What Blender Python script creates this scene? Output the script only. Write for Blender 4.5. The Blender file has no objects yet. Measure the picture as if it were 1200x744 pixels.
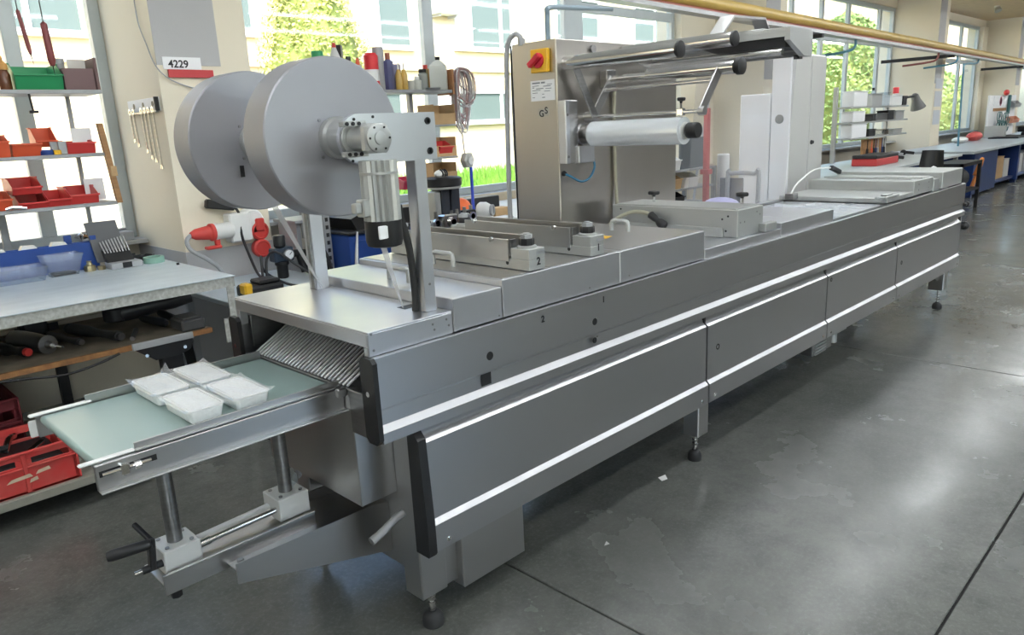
import bpy, bmesh, math, random
from mathutils import Vector, Matrix
random.seed(7)
SC = bpy.context.scene
COL = SC.collection
PI = math.pi

# ------------------------------------------------------------------ camera
cam_data = bpy.data.cameras.new('camera')
cam_data.sensor_width = 36.0
cam_data.lens = 36.0 * 869.34 / 1200.0
cam_data.clip_end = 300
cam = bpy.data.objects.new('camera', cam_data)
COL.objects.link(cam)
def camera_matrix(loc, yaw, pitch, roll):
    y, p, r = math.radians(yaw), math.radians(pitch), math.radians(roll)
    f = Vector((math.cos(y) * math.cos(p), math.sin(y) * math.cos(p), math.sin(p)))
    rt = f.cross(Vector((0, 0, 1))).normalized()
    up = rt.cross(f)
    c, s = math.cos(r), math.sin(r)
    R, U = c * rt + s * up, -s * rt + c * up
    m = Matrix((R, U, -f)).transposed().to_4x4()
    m.translation = loc
    return m
cam.matrix_world = camera_matrix((-1.0907, -1.6459, 1.5784), 45.309, -14.299, -2.757)
SC.camera = cam

# ------------------------------------------------------------------ world, sun, exposure
world = bpy.data.worlds.new('sky')
SC.world = world
world.use_nodes = True
wn = world.node_tree.nodes; wl = world.node_tree.links
sky = wn.new('ShaderNodeTexSky')
sky.sky_type = 'NISHITA'
sky.sun_disc = False
sky.sun_elevation = math.radians(48)
sky.sun_rotation = math.radians(215)
sky.air_density = 1.0
sky.dust_density = 2.5
wl.new(sky.outputs[0], wn['Background'].inputs[0])
wn['Background'].inputs[1].default_value = 0.60
sun_data = bpy.data.lights.new('sun', 'SUN')
sun_data.energy = 3.4
sun_data.angle = math.radians(1.0)
sun_data.color = (1.0, 0.94, 0.84)
sun = bpy.data.objects.new('sun', sun_data)
COL.objects.link(sun)
sun.rotation_euler = Vector((0.42, 0.62, -0.80)).to_track_quat('-Z', 'Y').to_euler()
SC.view_settings.view_transform = 'Standard'
SC.view_settings.look = 'None'
SC.view_settings.gamma = 1.0
SC.view_settings.use_curve_mapping = False
SC.view_settings.exposure = 0.80
SC.cycles.use_denoising = True
SC.cycles.max_bounces = 10
SC.cycles.transparent_max_bounces = 16

# ------------------------------------------------------------------ materials
MATS = {}
def mat(name, col, rough=0.5, metal=0.0, var=0.0, vscale=8.0, bump=0.0, bscale=60.0, stretch=(1, 1, 1),
        col2=None, rvar=0.0, emit=None, estr=0.0, alpha=1.0, spec=0.5, trans=0.0, coat=0.0, world_co=False):
    if name in MATS: return MATS[name]
    m = bpy.data.materials.new(name); m.use_nodes = True
    nt = m.node_tree; N = nt.nodes; L = nt.links
    b = N['Principled BSDF']
    b.inputs['Base Color'].default_value = (*col, 1)
    b.inputs['Roughness'].default_value = rough
    b.inputs['Metallic'].default_value = metal
    b.inputs['Specular IOR Level'].default_value = spec
    b.inputs['Transmission Weight'].default_value = trans
    b.inputs['Coat Weight'].default_value = coat
    if alpha < 1: b.inputs['Alpha'].default_value = alpha
    if emit:
        b.inputs['Emission Color'].default_value = (*emit, 1); b.inputs['Emission Strength'].default_value = estr
    if var or bump or rvar:
        mp = N.new('ShaderNodeMapping'); mp.inputs['Scale'].default_value = stretch
        if world_co:
            g = N.new('ShaderNodeNewGeometry'); L.new(g.outputs['Position'], mp.inputs[0])
        else:
            tc = N.new('ShaderNodeTexCoord'); L.new(tc.outputs['Object'], mp.inputs[0])
        if var or rvar:
            n = N.new('ShaderNodeTexNoise'); n.inputs['Scale'].default_value = vscale; n.inputs['Detail'].default_value = 5
            L.new(mp.outputs[0], n.inputs['Vector'])
            if var:
                mr = N.new('ShaderNodeMapRange'); mr.inputs[1].default_value = 0.3; mr.inputs[2].default_value = 0.7
                L.new(n.outputs['Fac'], mr.inputs[0])
                mx = N.new('ShaderNodeMix'); mx.data_type = 'RGBA'
                c2 = col2 or tuple(c * (1 - var) for c in col)
                mx.inputs[6].default_value = (*col, 1); mx.inputs[7].default_value = (*c2, 1)
                if col2:
                    ml = N.new('ShaderNodeMath'); ml.operation = 'MULTIPLY'; ml.inputs[1].default_value = var
                    L.new(mr.outputs[0], ml.inputs[0]); L.new(ml.outputs[0], mx.inputs[0])
                else: L.new(mr.outputs[0], mx.inputs[0])
                L.new(mx.outputs[2], b.inputs['Base Color'])
            if rvar:
                mr2 = N.new('ShaderNodeMapRange'); mr2.inputs[1].default_value = 0.3; mr2.inputs[2].default_value = 0.7
                mr2.inputs[3].default_value = max(0.02, rough - rvar); mr2.inputs[4].default_value = min(1, rough + rvar)
                L.new(n.outputs['Fac'], mr2.inputs[0]); L.new(mr2.outputs[0], b.inputs['Roughness'])
        if bump:
            n2 = N.new('ShaderNodeTexNoise'); n2.inputs['Scale'].default_value = bscale; n2.inputs['Detail'].default_value = 3
            L.new(mp.outputs[0], n2.inputs['Vector'])
            bp = N.new('ShaderNodeBump'); bp.inputs['Strength'].default_value = bump; bp.inputs['Distance'].default_value = 0.01
            L.new(n2.outputs['Fac'], bp.inputs['Height']); L.new(bp.outputs[0], b.inputs['Normal'])
    MATS[name] = m
    return m

def clear_mat(name, tint, refl=0.12, rough=0.03, haze=0.0, haze_col=(1, 1, 1)):
    """thin clear sheet: see-through, a fresnel gloss and optional milky scatter"""
    if name in MATS: return MATS[name]
    m = bpy.data.materials.new(name); m.use_nodes = True
    nt = m.node_tree; N = nt.nodes; L = nt.links; N.remove(N['Principled BSDF'])
    out = N['Material Output']
    tr = N.new('ShaderNodeBsdfTransparent'); tr.inputs[0].default_value = (*tint, 1)
    gl = N.new('ShaderNodeBsdfGlossy'); gl.inputs['Roughness'].default_value = rough
    lw = N.new('ShaderNodeLayerWeight'); lw.inputs[0].default_value = 0.5
    pw = N.new('ShaderNodeMath'); pw.operation = 'POWER'; pw.inputs[1].default_value = 4.0
    fr = N.new('ShaderNodeMath'); fr.operation = 'MULTIPLY_ADD'; fr.inputs[1].default_value = 0.55; fr.inputs[2].default_value = refl * 0.2
    L.new(lw.outputs['Facing'], pw.inputs[0]); L.new(pw.outputs[0], fr.inputs[0])
    mx = N.new('ShaderNodeMixShader')
    L.new(fr.outputs[0], mx.inputs[0]); L.new(tr.outputs[0], mx.inputs[1]); L.new(gl.outputs[0], mx.inputs[2])
    last = mx
    if haze:
        df = N.new('ShaderNodeBsdfDiffuse'); df.inputs[0].default_value = (*haze_col, 1)
        m2 = N.new('ShaderNodeMixShader'); m2.inputs[0].default_value = haze
        L.new(mx.outputs[0], m2.inputs[1]); L.new(df.outputs[0], m2.inputs[2]); last = m2
    L.new(last.outputs[0], out.inputs[0])
    MATS[name] = m
    return m

STEEL = mat('brushed_stainless', (0.52, 0.515, 0.51), 0.30, 1.0, var=0.05, vscale=1.5)
PANEL = mat('side_panel_stainless', (0.56, 0.56, 0.575), 0.30, 1.0, var=0.03, vscale=1.2)
CABST = mat('cabinet_stainless', (0.50, 0.475, 0.44), 0.28, 1.0, var=0.05, vscale=1.5, stretch=(4, 4, .6))
ALU = mat('anodised_aluminium', (0.60, 0.61, 0.64), 0.33, 0.92, var=0.05, vscale=4, rvar=0.05)
ALUW = mat('pale_aluminium', (0.50, 0.51, 0.50), 0.45, 0.75, var=0.04, vscale=6)
DISC = mat('matt_grey_reel', (0.36, 0.36, 0.385), 0.42, 0.6, var=0.06, vscale=3, rvar=0.05)
CHROME = mat('polished_roller', (0.70, 0.69, 0.67), 0.12, 1.0, var=0.08, vscale=4)
DSTEEL = mat('dark_steel', (0.33, 0.33, 0.33), 0.35, 1.0, var=0.2, vscale=12, stretch=(1, 1, 6))
BLACK = mat('black_plastic', (0.012, 0.012, 0.013), 0.45)
BLACKR = mat('black_rubber', (0.025, 0.025, 0.025), 0.7)
BELT = mat('green_belt', (0.29, 0.39, 0.365), 0.28, 0, var=0.05, vscale=2)
WHITEP = mat('white_plastic', (0.78, 0.78, 0.76), 0.4, 0, var=0.04)
GREYP = mat('grey_plastic', (0.35, 0.36, 0.37), 0.5)
REDP = mat('red_plastic', (0.62, 0.045, 0.04), 0.4, 0, var=0.12, vscale=10)
ORANGEP = mat('orange_red_plastic', (0.70, 0.10, 0.035), 0.4, 0, var=0.15, vscale=10)
GREENP = mat('green_plastic', (0.02, 0.27, 0.10), 0.4, 0, var=0.1, vscale=10)
BLUEP = mat('blue_plastic', (0.015, 0.06, 0.27), 0.4, 0, var=0.1, vscale=8)
BLUEC = mat('blue_painted_steel', (0.006, 0.03, 0.14), 0.35, 0, var=0.15, vscale=8)
YELLOWP = mat('yellow_plastic', (0.80, 0.45, 0.02), 0.4)
CREAM = mat('cream_wall', (0.80, 0.735, 0.59), 0.75, 0, var=0.06, vscale=1.5, bump=0.05, bscale=90, world_co=True)
GREYW = mat('grey_wall', (0.46, 0.46, 0.46), 0.7, 0, var=0.06, vscale=1.5, bump=0.05, bscale=90, world_co=True)
BEIGE = mat('beige_dado', (0.56, 0.51, 0.41), 0.7, 0, var=0.10, vscale=3, world_co=True)
FRAME = mat('window_frame', (0.47, 0.52, 0.53), 0.4, 0.2, var=0.05)
GLASS = clear_mat('window_glass', (0.93, 0.97, 0.96), refl=0.10)
FILM = clear_mat('clear_film', (0.95, 0.95, 0.97), refl=0.10, rough=0.08, haze=0.07)
CLEARP = clear_mat('clear_plastic', (0.86, 0.90, 0.94), refl=0.06, rough=0.06, haze=0.06)
CARD = mat('cardboard', (0.52, 0.34, 0.17), 0.8, 0, var=0.15, vscale=12)
WOOD = mat('wood', (0.42, 0.22, 0.09), 0.6, 0, var=0.35, vscale=6, stretch=(1, 1, 10))
CHIP = mat('chipboard', (0.36, 0.17, 0.06), 0.75, 0, var=0.5, vscale=30)
CHIPTOP = mat('worn_shelf_top', (0.24, 0.20, 0.14), 0.8, 0, var=0.4, vscale=10)
DARKM = mat('dark_iron', (0.03, 0.03, 0.032), 0.5, 0.6, var=0.3, vscale=15)
PAPER = mat('paper', (0.82, 0.83, 0.84), 0.7)
INK = mat('ink', (0.012, 0.012, 0.015), 0.6)
REDPAINT = mat('red_paint', (0.50, 0.04, 0.045), 0.5)
YPIPE = mat('yellow_pipe_paint', (0.50, 0.34, 0.08), 0.35, 0, var=0.15, vscale=6)

# ------------------------------------------------------------------ mesh helpers
class MB:
    def __init__(s): s.v = []; s.f = []; s.M = None
    def add(s, vs, fs):
        o = len(s.v)
        for p in vs:
            p = Vector(p)
            s.v.append(s.M @ p if s.M else p)
        for f in fs: s.f.append([i + o for i in f])
        return s
    def box(s, x0, x1, y0, y1, z0, z1, c=0.0):
        if x1 < x0: x0, x1 = x1, x0
        if y1 < y0: y0, y1 = y1, y0
        if z1 < z0: z0, z1 = z1, z0
        if c <= 0:
            vs = [(x, y, z) for z in (z0, z1) for y in (y0, y1) for x in (x0, x1)]
            return s.add(vs, [(0, 2, 3, 1), (4, 5, 7, 6), (0, 1, 5, 4), (2, 6, 7, 3), (0, 4, 6, 2), (1, 3, 7, 5)])
        c = min(c, (x1 - x0) / 2.01, (y1 - y0) / 2.01, (z1 - z0) / 2.01)
        vs = []; idx = {}
        for i in (0, 1):
            for j in (0, 1):
                for k in (0, 1):
                    X, Y, Z = (x0, x1)[i], (y0, y1)[j], (z0, z1)[k]
                    dx, dy, dz = (c, -c)[i], (c, -c)[j], (c, -c)[k]
                    for a, p in enumerate(((X, Y + dy, Z + dz), (X + dx, Y, Z + dz), (X + dx, Y + dy, Z))):
                        idx[i, j, k, a] = len(vs); vs.append(p)
        fs = []
        for i in (0, 1):
            fs.append([idx[i, j, k, 0] for j, k in ((0, 0), (1, 0), (1, 1), (0, 1))])
            fs.append([idx[j, i, k, 1] for j, k in ((0, 0), (1, 0), (1, 1), (0, 1))])
            fs.append([idx[j, k, i, 2] for j, k in ((0, 0), (1, 0), (1, 1), (0, 1))])
            for j in (0, 1):
                fs.append([idx[i, j, 0, 0], idx[i, j, 1, 0], idx[i, j, 1, 1], idx[i, j, 0, 1]])
                fs.append([idx[i, 0, j, 0], idx[i, 1, j, 0], idx[i, 1, j, 2], idx[i, 0, j, 2]])
                fs.append([idx[0, i, j, 1], idx[1, i, j, 1], idx[1, i, j, 2], idx[0, i, j, 2]])
                for k in (0, 1): fs.append([idx[i, j, k, 0], idx[i, j, k, 1], idx[i, j, k, 2]])
        return s.add(vs, fs)
    def frame_of(s, d):
        d = Vector(d).normalized()
        a = Vector((0, 0, 1)) if abs(d.z) < 0.9 else Vector((1, 0, 0))
        u = d.cross(a).normalized(); return u, d.cross(u)
    def lathe(s, base, axis, prof, n=20):
        """prof: list of (radius, distance along axis)"""
        base = Vector(base); d = Vector(axis).normalized(); u, w = s.frame_of(d)
        vs = []; fs = []
        for r, h in prof:
            for k in range(n):
                a = 2 * PI * k / n
                vs.append(base + d * h + (u * math.cos(a) + w * math.sin(a)) * r)
        for q in range(len(prof) - 1):
            for k in range(n):
                k2 = (k + 1) % n
                fs.append((q * n + k, q * n + k2, (q + 1) * n + k2, (q + 1) * n + k))
        fs.append(tuple(range(n))); fs.append(tuple((len(prof) - 1) * n + k for k in range(n)))
        return s.add(vs, fs)
    def cyl(s, p0, p1, r, n=16, r2=None, c=0.0):
        p0, p1 = Vector(p0), Vector(p1); h = (p1 - p0).length; r2 = r if r2 is None else r2
        pr = [(r, 0), (r2, h)] if c <= 0 else [(r - c, 0), (r, c), (r2, h - c), (r2 - c, h)]
        return s.lathe(p0, p1 - p0, pr, n)
    def tube(s, pts, r, n=8, smooth=0):
        pts = [Vector(p) for p in pts]
        if smooth:
            out = []
            for i in range(len(pts) - 1):
                p0 = pts[max(i - 1, 0)]; p1 = pts[i]; p2 = pts[i + 1]; p3 = pts[min(i + 2, len(pts) - 1)]
                for k in range(smooth):
                    t = k / smooth
                    out.append(0.5 * ((2 * p1) + (-p0 + p2) * t + (2 * p0 - 5 * p1 + 4 * p2 - p3) * t * t + (-p0 + 3 * p1 - 3 * p2 + p3) * t ** 3))
            out.append(pts[-1]); pts = out
        vs = []; fs = []; u = None
        for i, p in enumerate(pts):
            d = (pts[min(i + 1, len(pts) - 1)] - pts[max(i - 1, 0)])
            d = d.normalized() if d.length > 1e-9 else Vector((0, 0, 1))
            if u is None: u, w = s.frame_of(d)
            else:
                u = (u - d * u.dot(d)); u = u.normalized() if u.length > 1e-6 else s.frame_of(d)[0]
                w = d.cross(u)
            rr = r[i] if isinstance(r, (list, tuple)) else r
            for k in range(n):
                a = 2 * PI * k / n
                vs.append(p + (u * math.cos(a) + w * math.sin(a)) * rr)
        for q in range(len(pts) - 1):
            for k in range(n):
                k2 = (k + 1) % n
                fs.append((q * n + k, q * n + k2, (q + 1) * n + k2, (q + 1) * n + k))
        fs.append(tuple(range(n))); fs.append(tuple((len(pts) - 1) * n + k for k in range(n)))
        return s.add(vs, fs)
    def prism(s, poly, ax, a0, a1):
        def P(p, a): return {'x': (a, p[0], p[1]), 'y': (p[0], a, p[1]), 'z': (p[0], p[1], a)}[ax]
        n = len(poly)
        vs = [P(p, a0) for p in poly] + [P(p, a1) for p in poly]
        fs = [tuple(range(n)), tuple(range(n, 2 * n))] + [(i, (i + 1) % n, n + (i + 1) % n, n + i) for i in range(n)]
        return s.add(vs, fs)
    def sheet(s, prof, ax, a0, a1, t):
        """open profile (list of 2D points) thickened by t and extruded"""
        L = len(prof); left = []; right = []
        for i, p in enumerate(prof):
            a = Vector(prof[max(i - 1, 0)]); b = Vector(prof[min(i + 1, L - 1)])
            d = (b - a).normalized(); nrm = Vector((-d.y, d.x))
            left.append((p[0], p[1])); right.append((p[0] + nrm.x * t, p[1] + nrm.y * t))
        for i in range(L - 1): s.prism([left[i], left[i + 1], right[i + 1], right[i]], ax, a0, a1)
        return s
    def slab(s, quad, t):
        q = [Vector(p) for p in quad]; n = (q[1] - q[0]).cross(q[-1] - q[0]).normalized() * t
        k = len(q)
        return s.add(q + [p + n for p in q], [tuple(range(k)), tuple(range(k, 2 * k))] + [(i, (i + 1) % k, k + (i + 1) % k, k + i) for i in range(k)])
    def ball(s, c, r, sc=(1, 1, 1), n=12, m=8):
        c = Vector(c); vs = []; fs = []
        for i in range(m + 1):
            th = PI * i / m
            for k in range(n):
                a = 2 * PI * k / n
                vs.append(c + Vector((r * sc[0] * math.sin(th) * math.cos(a), r * sc[1] * math.sin(th) * math.sin(a), r * sc[2] * math.cos(th))))
        for i in range(m):
            for k in range(n): fs.append((i * n + k, i * n + (k + 1) % n, (i + 1) * n + (k + 1) % n, (i + 1) * n + k))
        return s.add(vs, fs)
    def bar(s, p0, p1, w, h, c=0.0, roll=0.0):
        """rectangular bar between two points, w across, h along the second axis"""
        p0, p1 = Vector(p0), Vector(p1); d = p1 - p0; L = d.length; d.normalize()
        up = Vector((0, 0, 1)) if abs(d.z) < 0.95 else Vector((0, 1, 0))
        u = d.cross(up).normalized(); w2 = u.cross(d)
        M = Matrix((d, u, w2)).transposed().to_4x4(); M.translation = p0
        if roll: M = M @ Matrix.Rotation(roll, 4, 'X')
        old = s.M; s.M = (old @ M) if old else M
        s.box(0, L, -w / 2, w / 2, -h / 2, h / 2, c); s.M = old
        return s

ORG = {}
def tag(o, label=None, cat=None, group=None, kind=None):
    if label: o['label'] = label
    if cat: o['category'] = cat
    if group: o['group'] = group
    if kind: o['kind'] = kind
    return o
def link_mesh(name, me, mt, parent, origin):
    o = bpy.data.objects.new(name, me); COL.objects.link(o)
    me.materials.append(mt)
    po = ORG[parent.name] if parent else Vector((0, 0, 0))
    if parent: o.parent = parent
    o.location = origin - po
    ORG[o.name] = origin.copy()
    return o
def P(name, mb, mt, parent=None, label=None, smooth=35, base=False):
    """link the collected shapes as one mesh object"""
    lo = Vector([min(v[i] for v in mb.v) for i in range(3)]); hi = Vector([max(v[i] for v in mb.v) for i in range(3)])
    c = (lo + hi) / 2
    if base: c.z = lo.z
    me = bpy.data.meshes.new(name)
    me.from_pydata([v - c for v in mb.v], [], mb.f)
    bm = bmesh.new(); bm.from_mesh(me)
    bmesh.ops.recalc_face_normals(bm, faces=bm.faces[:])
    bm.to_mesh(me); bm.free()
    if smooth:
        me.polygons.foreach_set('use_smooth', [True] * len(me.polygons))
        me.set_sharp_from_angle(angle=math.radians(smooth))
    o = link_mesh(name, me, mt, parent, c)
    if label: o['label'] = label
    return o
def T(name, label, cat, loc, group=None):
    o = bpy.data.objects.new(name, None); COL.objects.link(o); o.empty_display_size = 0.05
    o.location = loc; ORG[o.name] = Vector(loc)
    return tag(o, label, cat, group)
def S(name, mb, mt, parent=None, smooth=35):
    o = P(name, mb, mt, parent, smooth=smooth)
    if not parent: o['kind'] = 'structure'
    return o
def one(name, mb, mt, label, cat, group=None, smooth=35):
    return tag(P(name, mb, mt, smooth=smooth, base=True), label, cat, group)
def box(*a): return MB().box(*a)
def cyl(*a, **k): return MB().cyl(*a, **k)
def copy_tree(o, delta, label=None, parent=None):
    c = o.copy(); COL.objects.link(c)
    c.parent = parent
    if parent is None: c.location = Vector(o.location) + Vector(delta)
    ORG[c.name] = ORG[o.name] + Vector(delta)
    if label: c['label'] = label
    for ch in list(o.children): copy_tree(ch, delta, None, c)
    return c
def text(name, s, size, mt, parent, loc, rx, ry, rz, depth=0.0006, align='CENTER', squash=1.0):
    cu = bpy.data.curves.new(name, 'FONT'); cu.body = s; cu.size = size; cu.align_x = align; cu.align_y = 'CENTER'; cu.extrude = depth; cu.offset = size * 0.022
    t = bpy.data.objects.new(name, cu); COL.objects.link(t)
    bpy.context.view_layer.update()
    me = bpy.data.meshes.new_from_object(t.evaluated_get(bpy.context.evaluated_depsgraph_get()))
    COL.objects.unlink(t); bpy.data.objects.remove(t)
    me.materials.clear()
    o = link_mesh(name, me, mt, parent, Vector(loc))
    o.rotation_euler = (rx, ry, rz); o.scale = (squash, 1, 1)
    return o
FACE_Y = (PI / 2, 0, 0)          # lettering on a face that looks to -Y
FACE_X = (PI / 2, 0, -PI / 2)    # lettering on a face that looks to -X

# ================================================================== THE SETTING
YW, YP = 4.05, 3.20            # glazing plane, pillar fronts
ZC, ZS, ZH = 3.72, 0.95, 3.55  # ceiling, sill, window head
# concrete floor: dark sub-base showing in the joints, one cast slab per bay
def concrete():
    m = bpy.data.materials.new('polished_concrete'); m.use_nodes = True
    nt = m.node_tree; N = nt.nodes; L = nt.links; b = N['Principled BSDF']
    g = N.new('ShaderNodeNewGeometry')
    def noise(sc, det, lo, hi, rough=0.55):
        n = N.new('ShaderNodeTexNoise'); n.inputs['Scale'].default_value = sc; n.inputs['Detail'].default_value = det
        n.inputs['Roughness'].default_value = rough
        L.new(g.outputs['Position'], n.inputs['Vector'])
        r = N.new('ShaderNodeMapRange'); r.inputs[1].default_value = lo; r.inputs[2].default_value = hi
        L.new(n.outputs['Fac'], r.inputs[0]); return r.outputs[0]
    def mix(f, a, b_):
        x = N.new('ShaderNodeMix'); x.data_type = 'RGBA'; L.new(f, x.inputs[0])
        for i, q in ((6, a), (7, b_)):
            if isinstance(q, tuple): x.inputs[i].default_value = (*q, 1)
            else: L.new(q, x.inputs[i])
        return x.outputs[2]
    c = mix(noise(0.8, 5, 0.3, 0.7), (0.098, 0.102, 0.090), (0.182, 0.182, 0.168))
    c2 = mix(noise(7, 10, 0.42, 0.80, 0.8), c, (0.070, 0.075, 0.068))
    c3 = mix(noise(60, 8, 0.50, 1.2, 0.75), c2, (0.30, 0.31, 0.30))
    c4 = mix(noise(25, 9, 0.55, 1.2, 0.8), c3, (0.05, 0.053, 0.05))
    L.new(c4, b.inputs['Base Color'])
    r = N.new('ShaderNodeMapRange'); L.new(noise(1.5, 6, 0.3, 0.7, 0.6), r.inputs[0])
    r.inputs[3].default_value = 0.14; r.inputs[4].default_value = 0.32
    L.new(r.outputs[0], b.inputs['Roughness'])
    n = N.new('ShaderNodeTexNoise'); n.inputs['Scale'].default_value = 40; n.inputs['Detail'].default_value = 6
    L.new(g.outputs['Position'], n.inputs['Vector'])
    bp = N.new('ShaderNodeBump'); bp.inputs['Strength'].default_value = 0.05; bp.inputs['Distance'].default_value = 0.006
    L.new(n.outputs['Fac'], bp.inputs['Height']); L.new(bp.outputs[0], b.inputs['Normal'])
    return m
CONC = concrete()
floor = S('floor', box(-8, 32, -7, 4.3, -0.25, -0.012), mat('joint_filler', (0.03, 0.03, 0.03), 0.9))
jx = [-8, -6.2, -2.8, 0.6, 4.0, 7.08, 10.3, 13.5, 16.7, 19.9, 23.1, 26.3, 29.5, 32]
jy = [-7, -4.5, -1.135, 2.3, 4.3]
for i in range(len(jx) - 1):
    for j in range(len(jy) - 1):
        P('slab', MB().box(jx[i] + .004, jx[i + 1] - .004, jy[j] + .004, jy[j + 1] - .004, -0.03, 0, .003), CONC, floor, smooth=0)

# ceiling of wide brown boards
ceil = S('ceiling', box(-8, 32, -7, 4.3, ZC + .03, ZC + .25), mat('ceiling_base', (0.2, 0.13, 0.07), 0.8))
CEILP = mat('ceiling_board', (0.60, 0.44, 0.26), 0.6, 0, var=0.12, vscale=2, stretch=(1, 4, 1))
CEILW = mat('white_ceiling_board', (0.78, 0.79, 0.80), 0.6, 0, var=0.04, vscale=2)
for i in range(20):
    for j in range(5):
        P('panel', MB().box(-8 + i * 2 + .004, -6 + i * 2 - .004, -7 + j * 2.26 + .004, -7 + (j + 1) * 2.26 - .004, ZC, ZC + .03, .004), CEILP if i >= 11 else CEILW, ceil, smooth=0)

# window wall: dado below the sills and the lintel above
S('wall_window_dado', box(-8, 32, YW - .02, YW + .25, 0, ZS), BEIGE)
S('wall_window_lintel', box(-8, 32, YW - .05, YW + .25, ZH, ZC + .02), CREAM)
for k, (a, b) in enumerate(((-6.6, -6.0), (0.78, 1.38), (8.6, 9.2), (15.8, 16.4), (22.5, 23.1), (29.5, 30.1))):
    pl = S('pillar_%d' % (k + 1), box(a, b, YP, YW + .25, 0.90, ZC), CREAM)
    S('pillar_foot', box(a - .004, b + .004, YP - .006, YW, 0, 0.90), GREYW if k < 2 else CREAM, pl)
    S('pillar_grey_patch', box(a, a + .40, YP - .004, YP, 2.05, ZC), GREYW, pl)  # grey patch on the upper pillar front
for k, (z, h) in enumerate(((1.25, .28), (1.6, .3), (1.95, .2))): P('notice_sheet', box(15.88, 16.3, YP - .008, YP - .004, z, z + h), mat('notice_grey', (.55, .57, .60), .7), bpy.data.objects['pillar_4'])
S('wall_pier_1', box(7.75, 8.6, YW - .12, YW + .25, ZS, ZH), CREAM)
S('wall_pier_2', box(22.05, 22.5, YW - .12, YW + .25, ZS, ZH), CREAM)
def window(k, x0, x1, mull, trans, wide=(), sill=True):
    z0, z1 = ZS + .0, ZH
    root = T('window_%d' % k, None, None, ((x0 + x1) / 2, YW, z0)); root['kind'] = 'structure'
    fr = MB(); w = .07
    fr.box(x0, x0 + w, YW - .02, YW + .06, z0, z1, .004); fr.box(x1 - w, x1, YW - .02, YW + .06, z0, z1, .004)
    fr.box(x0 + w, x1 - w, YW - .02, YW + .06, z0, z0 + w, .004); fr.box(x0 + w, x1 - w, YW - .02, YW + .06, z1 - w, z1, .004)
    P('window_frame', fr, FRAME, root)
    xs = [x0 + w] + list(mull) + [x1 - w]
    for q, m in enumerate(mull):
        ww = wide[q] if q < len(wide) else .045
        P('mullion', box(m - ww, m + ww, YW - .015, YW + .05, z0 + w, z1 - w, .004), FRAME, root)
    for q in range(len(xs) - 1):
        a = xs[q] + (.045 if q else 0); b = xs[q + 1] - (.045 if q < len(xs) - 2 else 0)
        zt = [z0 + w, z1 - w]
        if trans and trans[q]:
            P('transom', box(a, b, YW - .01, YW + .045, trans[q] - .05, trans[q] + .05, .004), FRAME, root)
            zt = [z0 + w, trans[q], z1 - w]
        for r in range(len(zt) - 1): P('pane', box(a, b, YW + .015, YW + .021, zt[r], zt[r + 1]), GLASS, root, smooth=0)
    if sill: P('sill', box(x0, x1, YW - .22, YW + .0, z0 - .03, z0, .004), mat('sill_board', (0.42, 0.42, 0.41), 0.5, 0, var=.1), root)
S('added_wall_pier', box(-3.4, -.9, YW - .12, YW + .25, ZS, ZH), CREAM)  # unseen pier placed to keep the reel rims from reflecting a bright window
window(1, -.9, 0.78, (0.235,), None)
window(30, -6.0, -3.4, (-4.7,), None)
window(2, 1.38, 7.75, (3.62, 5.72), (0, 0, 2.86), (.06, .16))
window(3, 9.2, 15.8, (11.2, 12.35, 13.5, 15.05), (2.85,) * 5)
window(4, 16.4, 22.05, (18.5, 20.6), (2.66,) * 3)
window(5, 23.1, 29.5, (25, 27.2), (2.66,) * 3)

# the rest of the hall, behind and beside the camera
S('wall_left', box(-8.2, -8, -7, 4.3, 0, ZC), mat('dim_wall', (.50, .49, .47), .7))
S('wall_far_dado', box(32, 32.2, -7, 4.3, 0, 0.35), CREAM)
S('wall_far_lintel', box(32, 32.2, -7, 4.3, 3.45, ZC), CREAM)
for k in range(4): S('wall_far_pier_%d' % (k + 1), box(31.95, 32.2, -7 + k * 3.65, -6.65 + k * 3.65, 0.35, 3.45), CREAM)
S('wall_far_infill', box(32, 32.2, -6.65, .65, .35, 3.45), mat('dark_reflection_wall', (.16, .16, .17), .7))  # unseen dark infill added so the far side panels reflect dark
for k in (2,):  # unseen end glazing added to brighten the far floor
    y0 = -6.65 + k * 3.65
    r = T('window_%d' % (k + 20), None, None, (32.1, y0, .35)); r['kind'] = 'structure'
    for q in range(4): P('mullion', box(32.06, 32.14, y0 + q * 1.073, y0 + q * 1.073 + .08, .35, 3.45), FRAME, r)
    for q in range(3): P('pane', box(32.1, 32.105, y0 + q * 1.073 + .08, y0 + (q + 1) * 1.073, .35, 3.45), GLASS, r, smooth=0)
S('ground_yard', box(32.3, 90, -40, 14, -.3, .0), mat('paving_outside', (0.45, 0.43, 0.38), 0.9, 0, var=.2, vscale=2))
S('wall_rear_dado', box(-8, 32, -7.25, -7, 0, 1.0), GREYW)
S('wall_rear_lintel', box(-8, 32, -7.25, -7, 3.5, ZC), CREAM)
for k in range(7):  # piers past the second closed and darkened to give dark panel reflections
    S('wall_rear_pier_%d' % (k + 1), box(-8 + k * 6.566, -7.4 + k * 6.566 + (3.0 if k < 2 else 5.966 if k < 6 else 0), -7.25, -6.9, 1.0, 3.5), CREAM if k < 2 else mat('dark_reflection_wall', (.16, .16, .17), .7))
for k in range(2):
    x0 = -4.4 + k * 6.566; x1 = x0 + 2.966
    r = T('window_%d' % (k + 6), None, None, (x0, -7.1, 1.0)); r['kind'] = 'structure'
    for q in range(3): P('mullion', box(x0 + q * 1.44, x0 + q * 1.44 + .08, -7.14, -7.06, 1.0, 3.5), FRAME, r)
    for q in range(2): P('pane', box(x0 + q * 1.44 + .08, x0 + (q + 1) * 1.44, -7.105, -7.1, 1.0, 3.5), GLASS, r, smooth=0)

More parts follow.
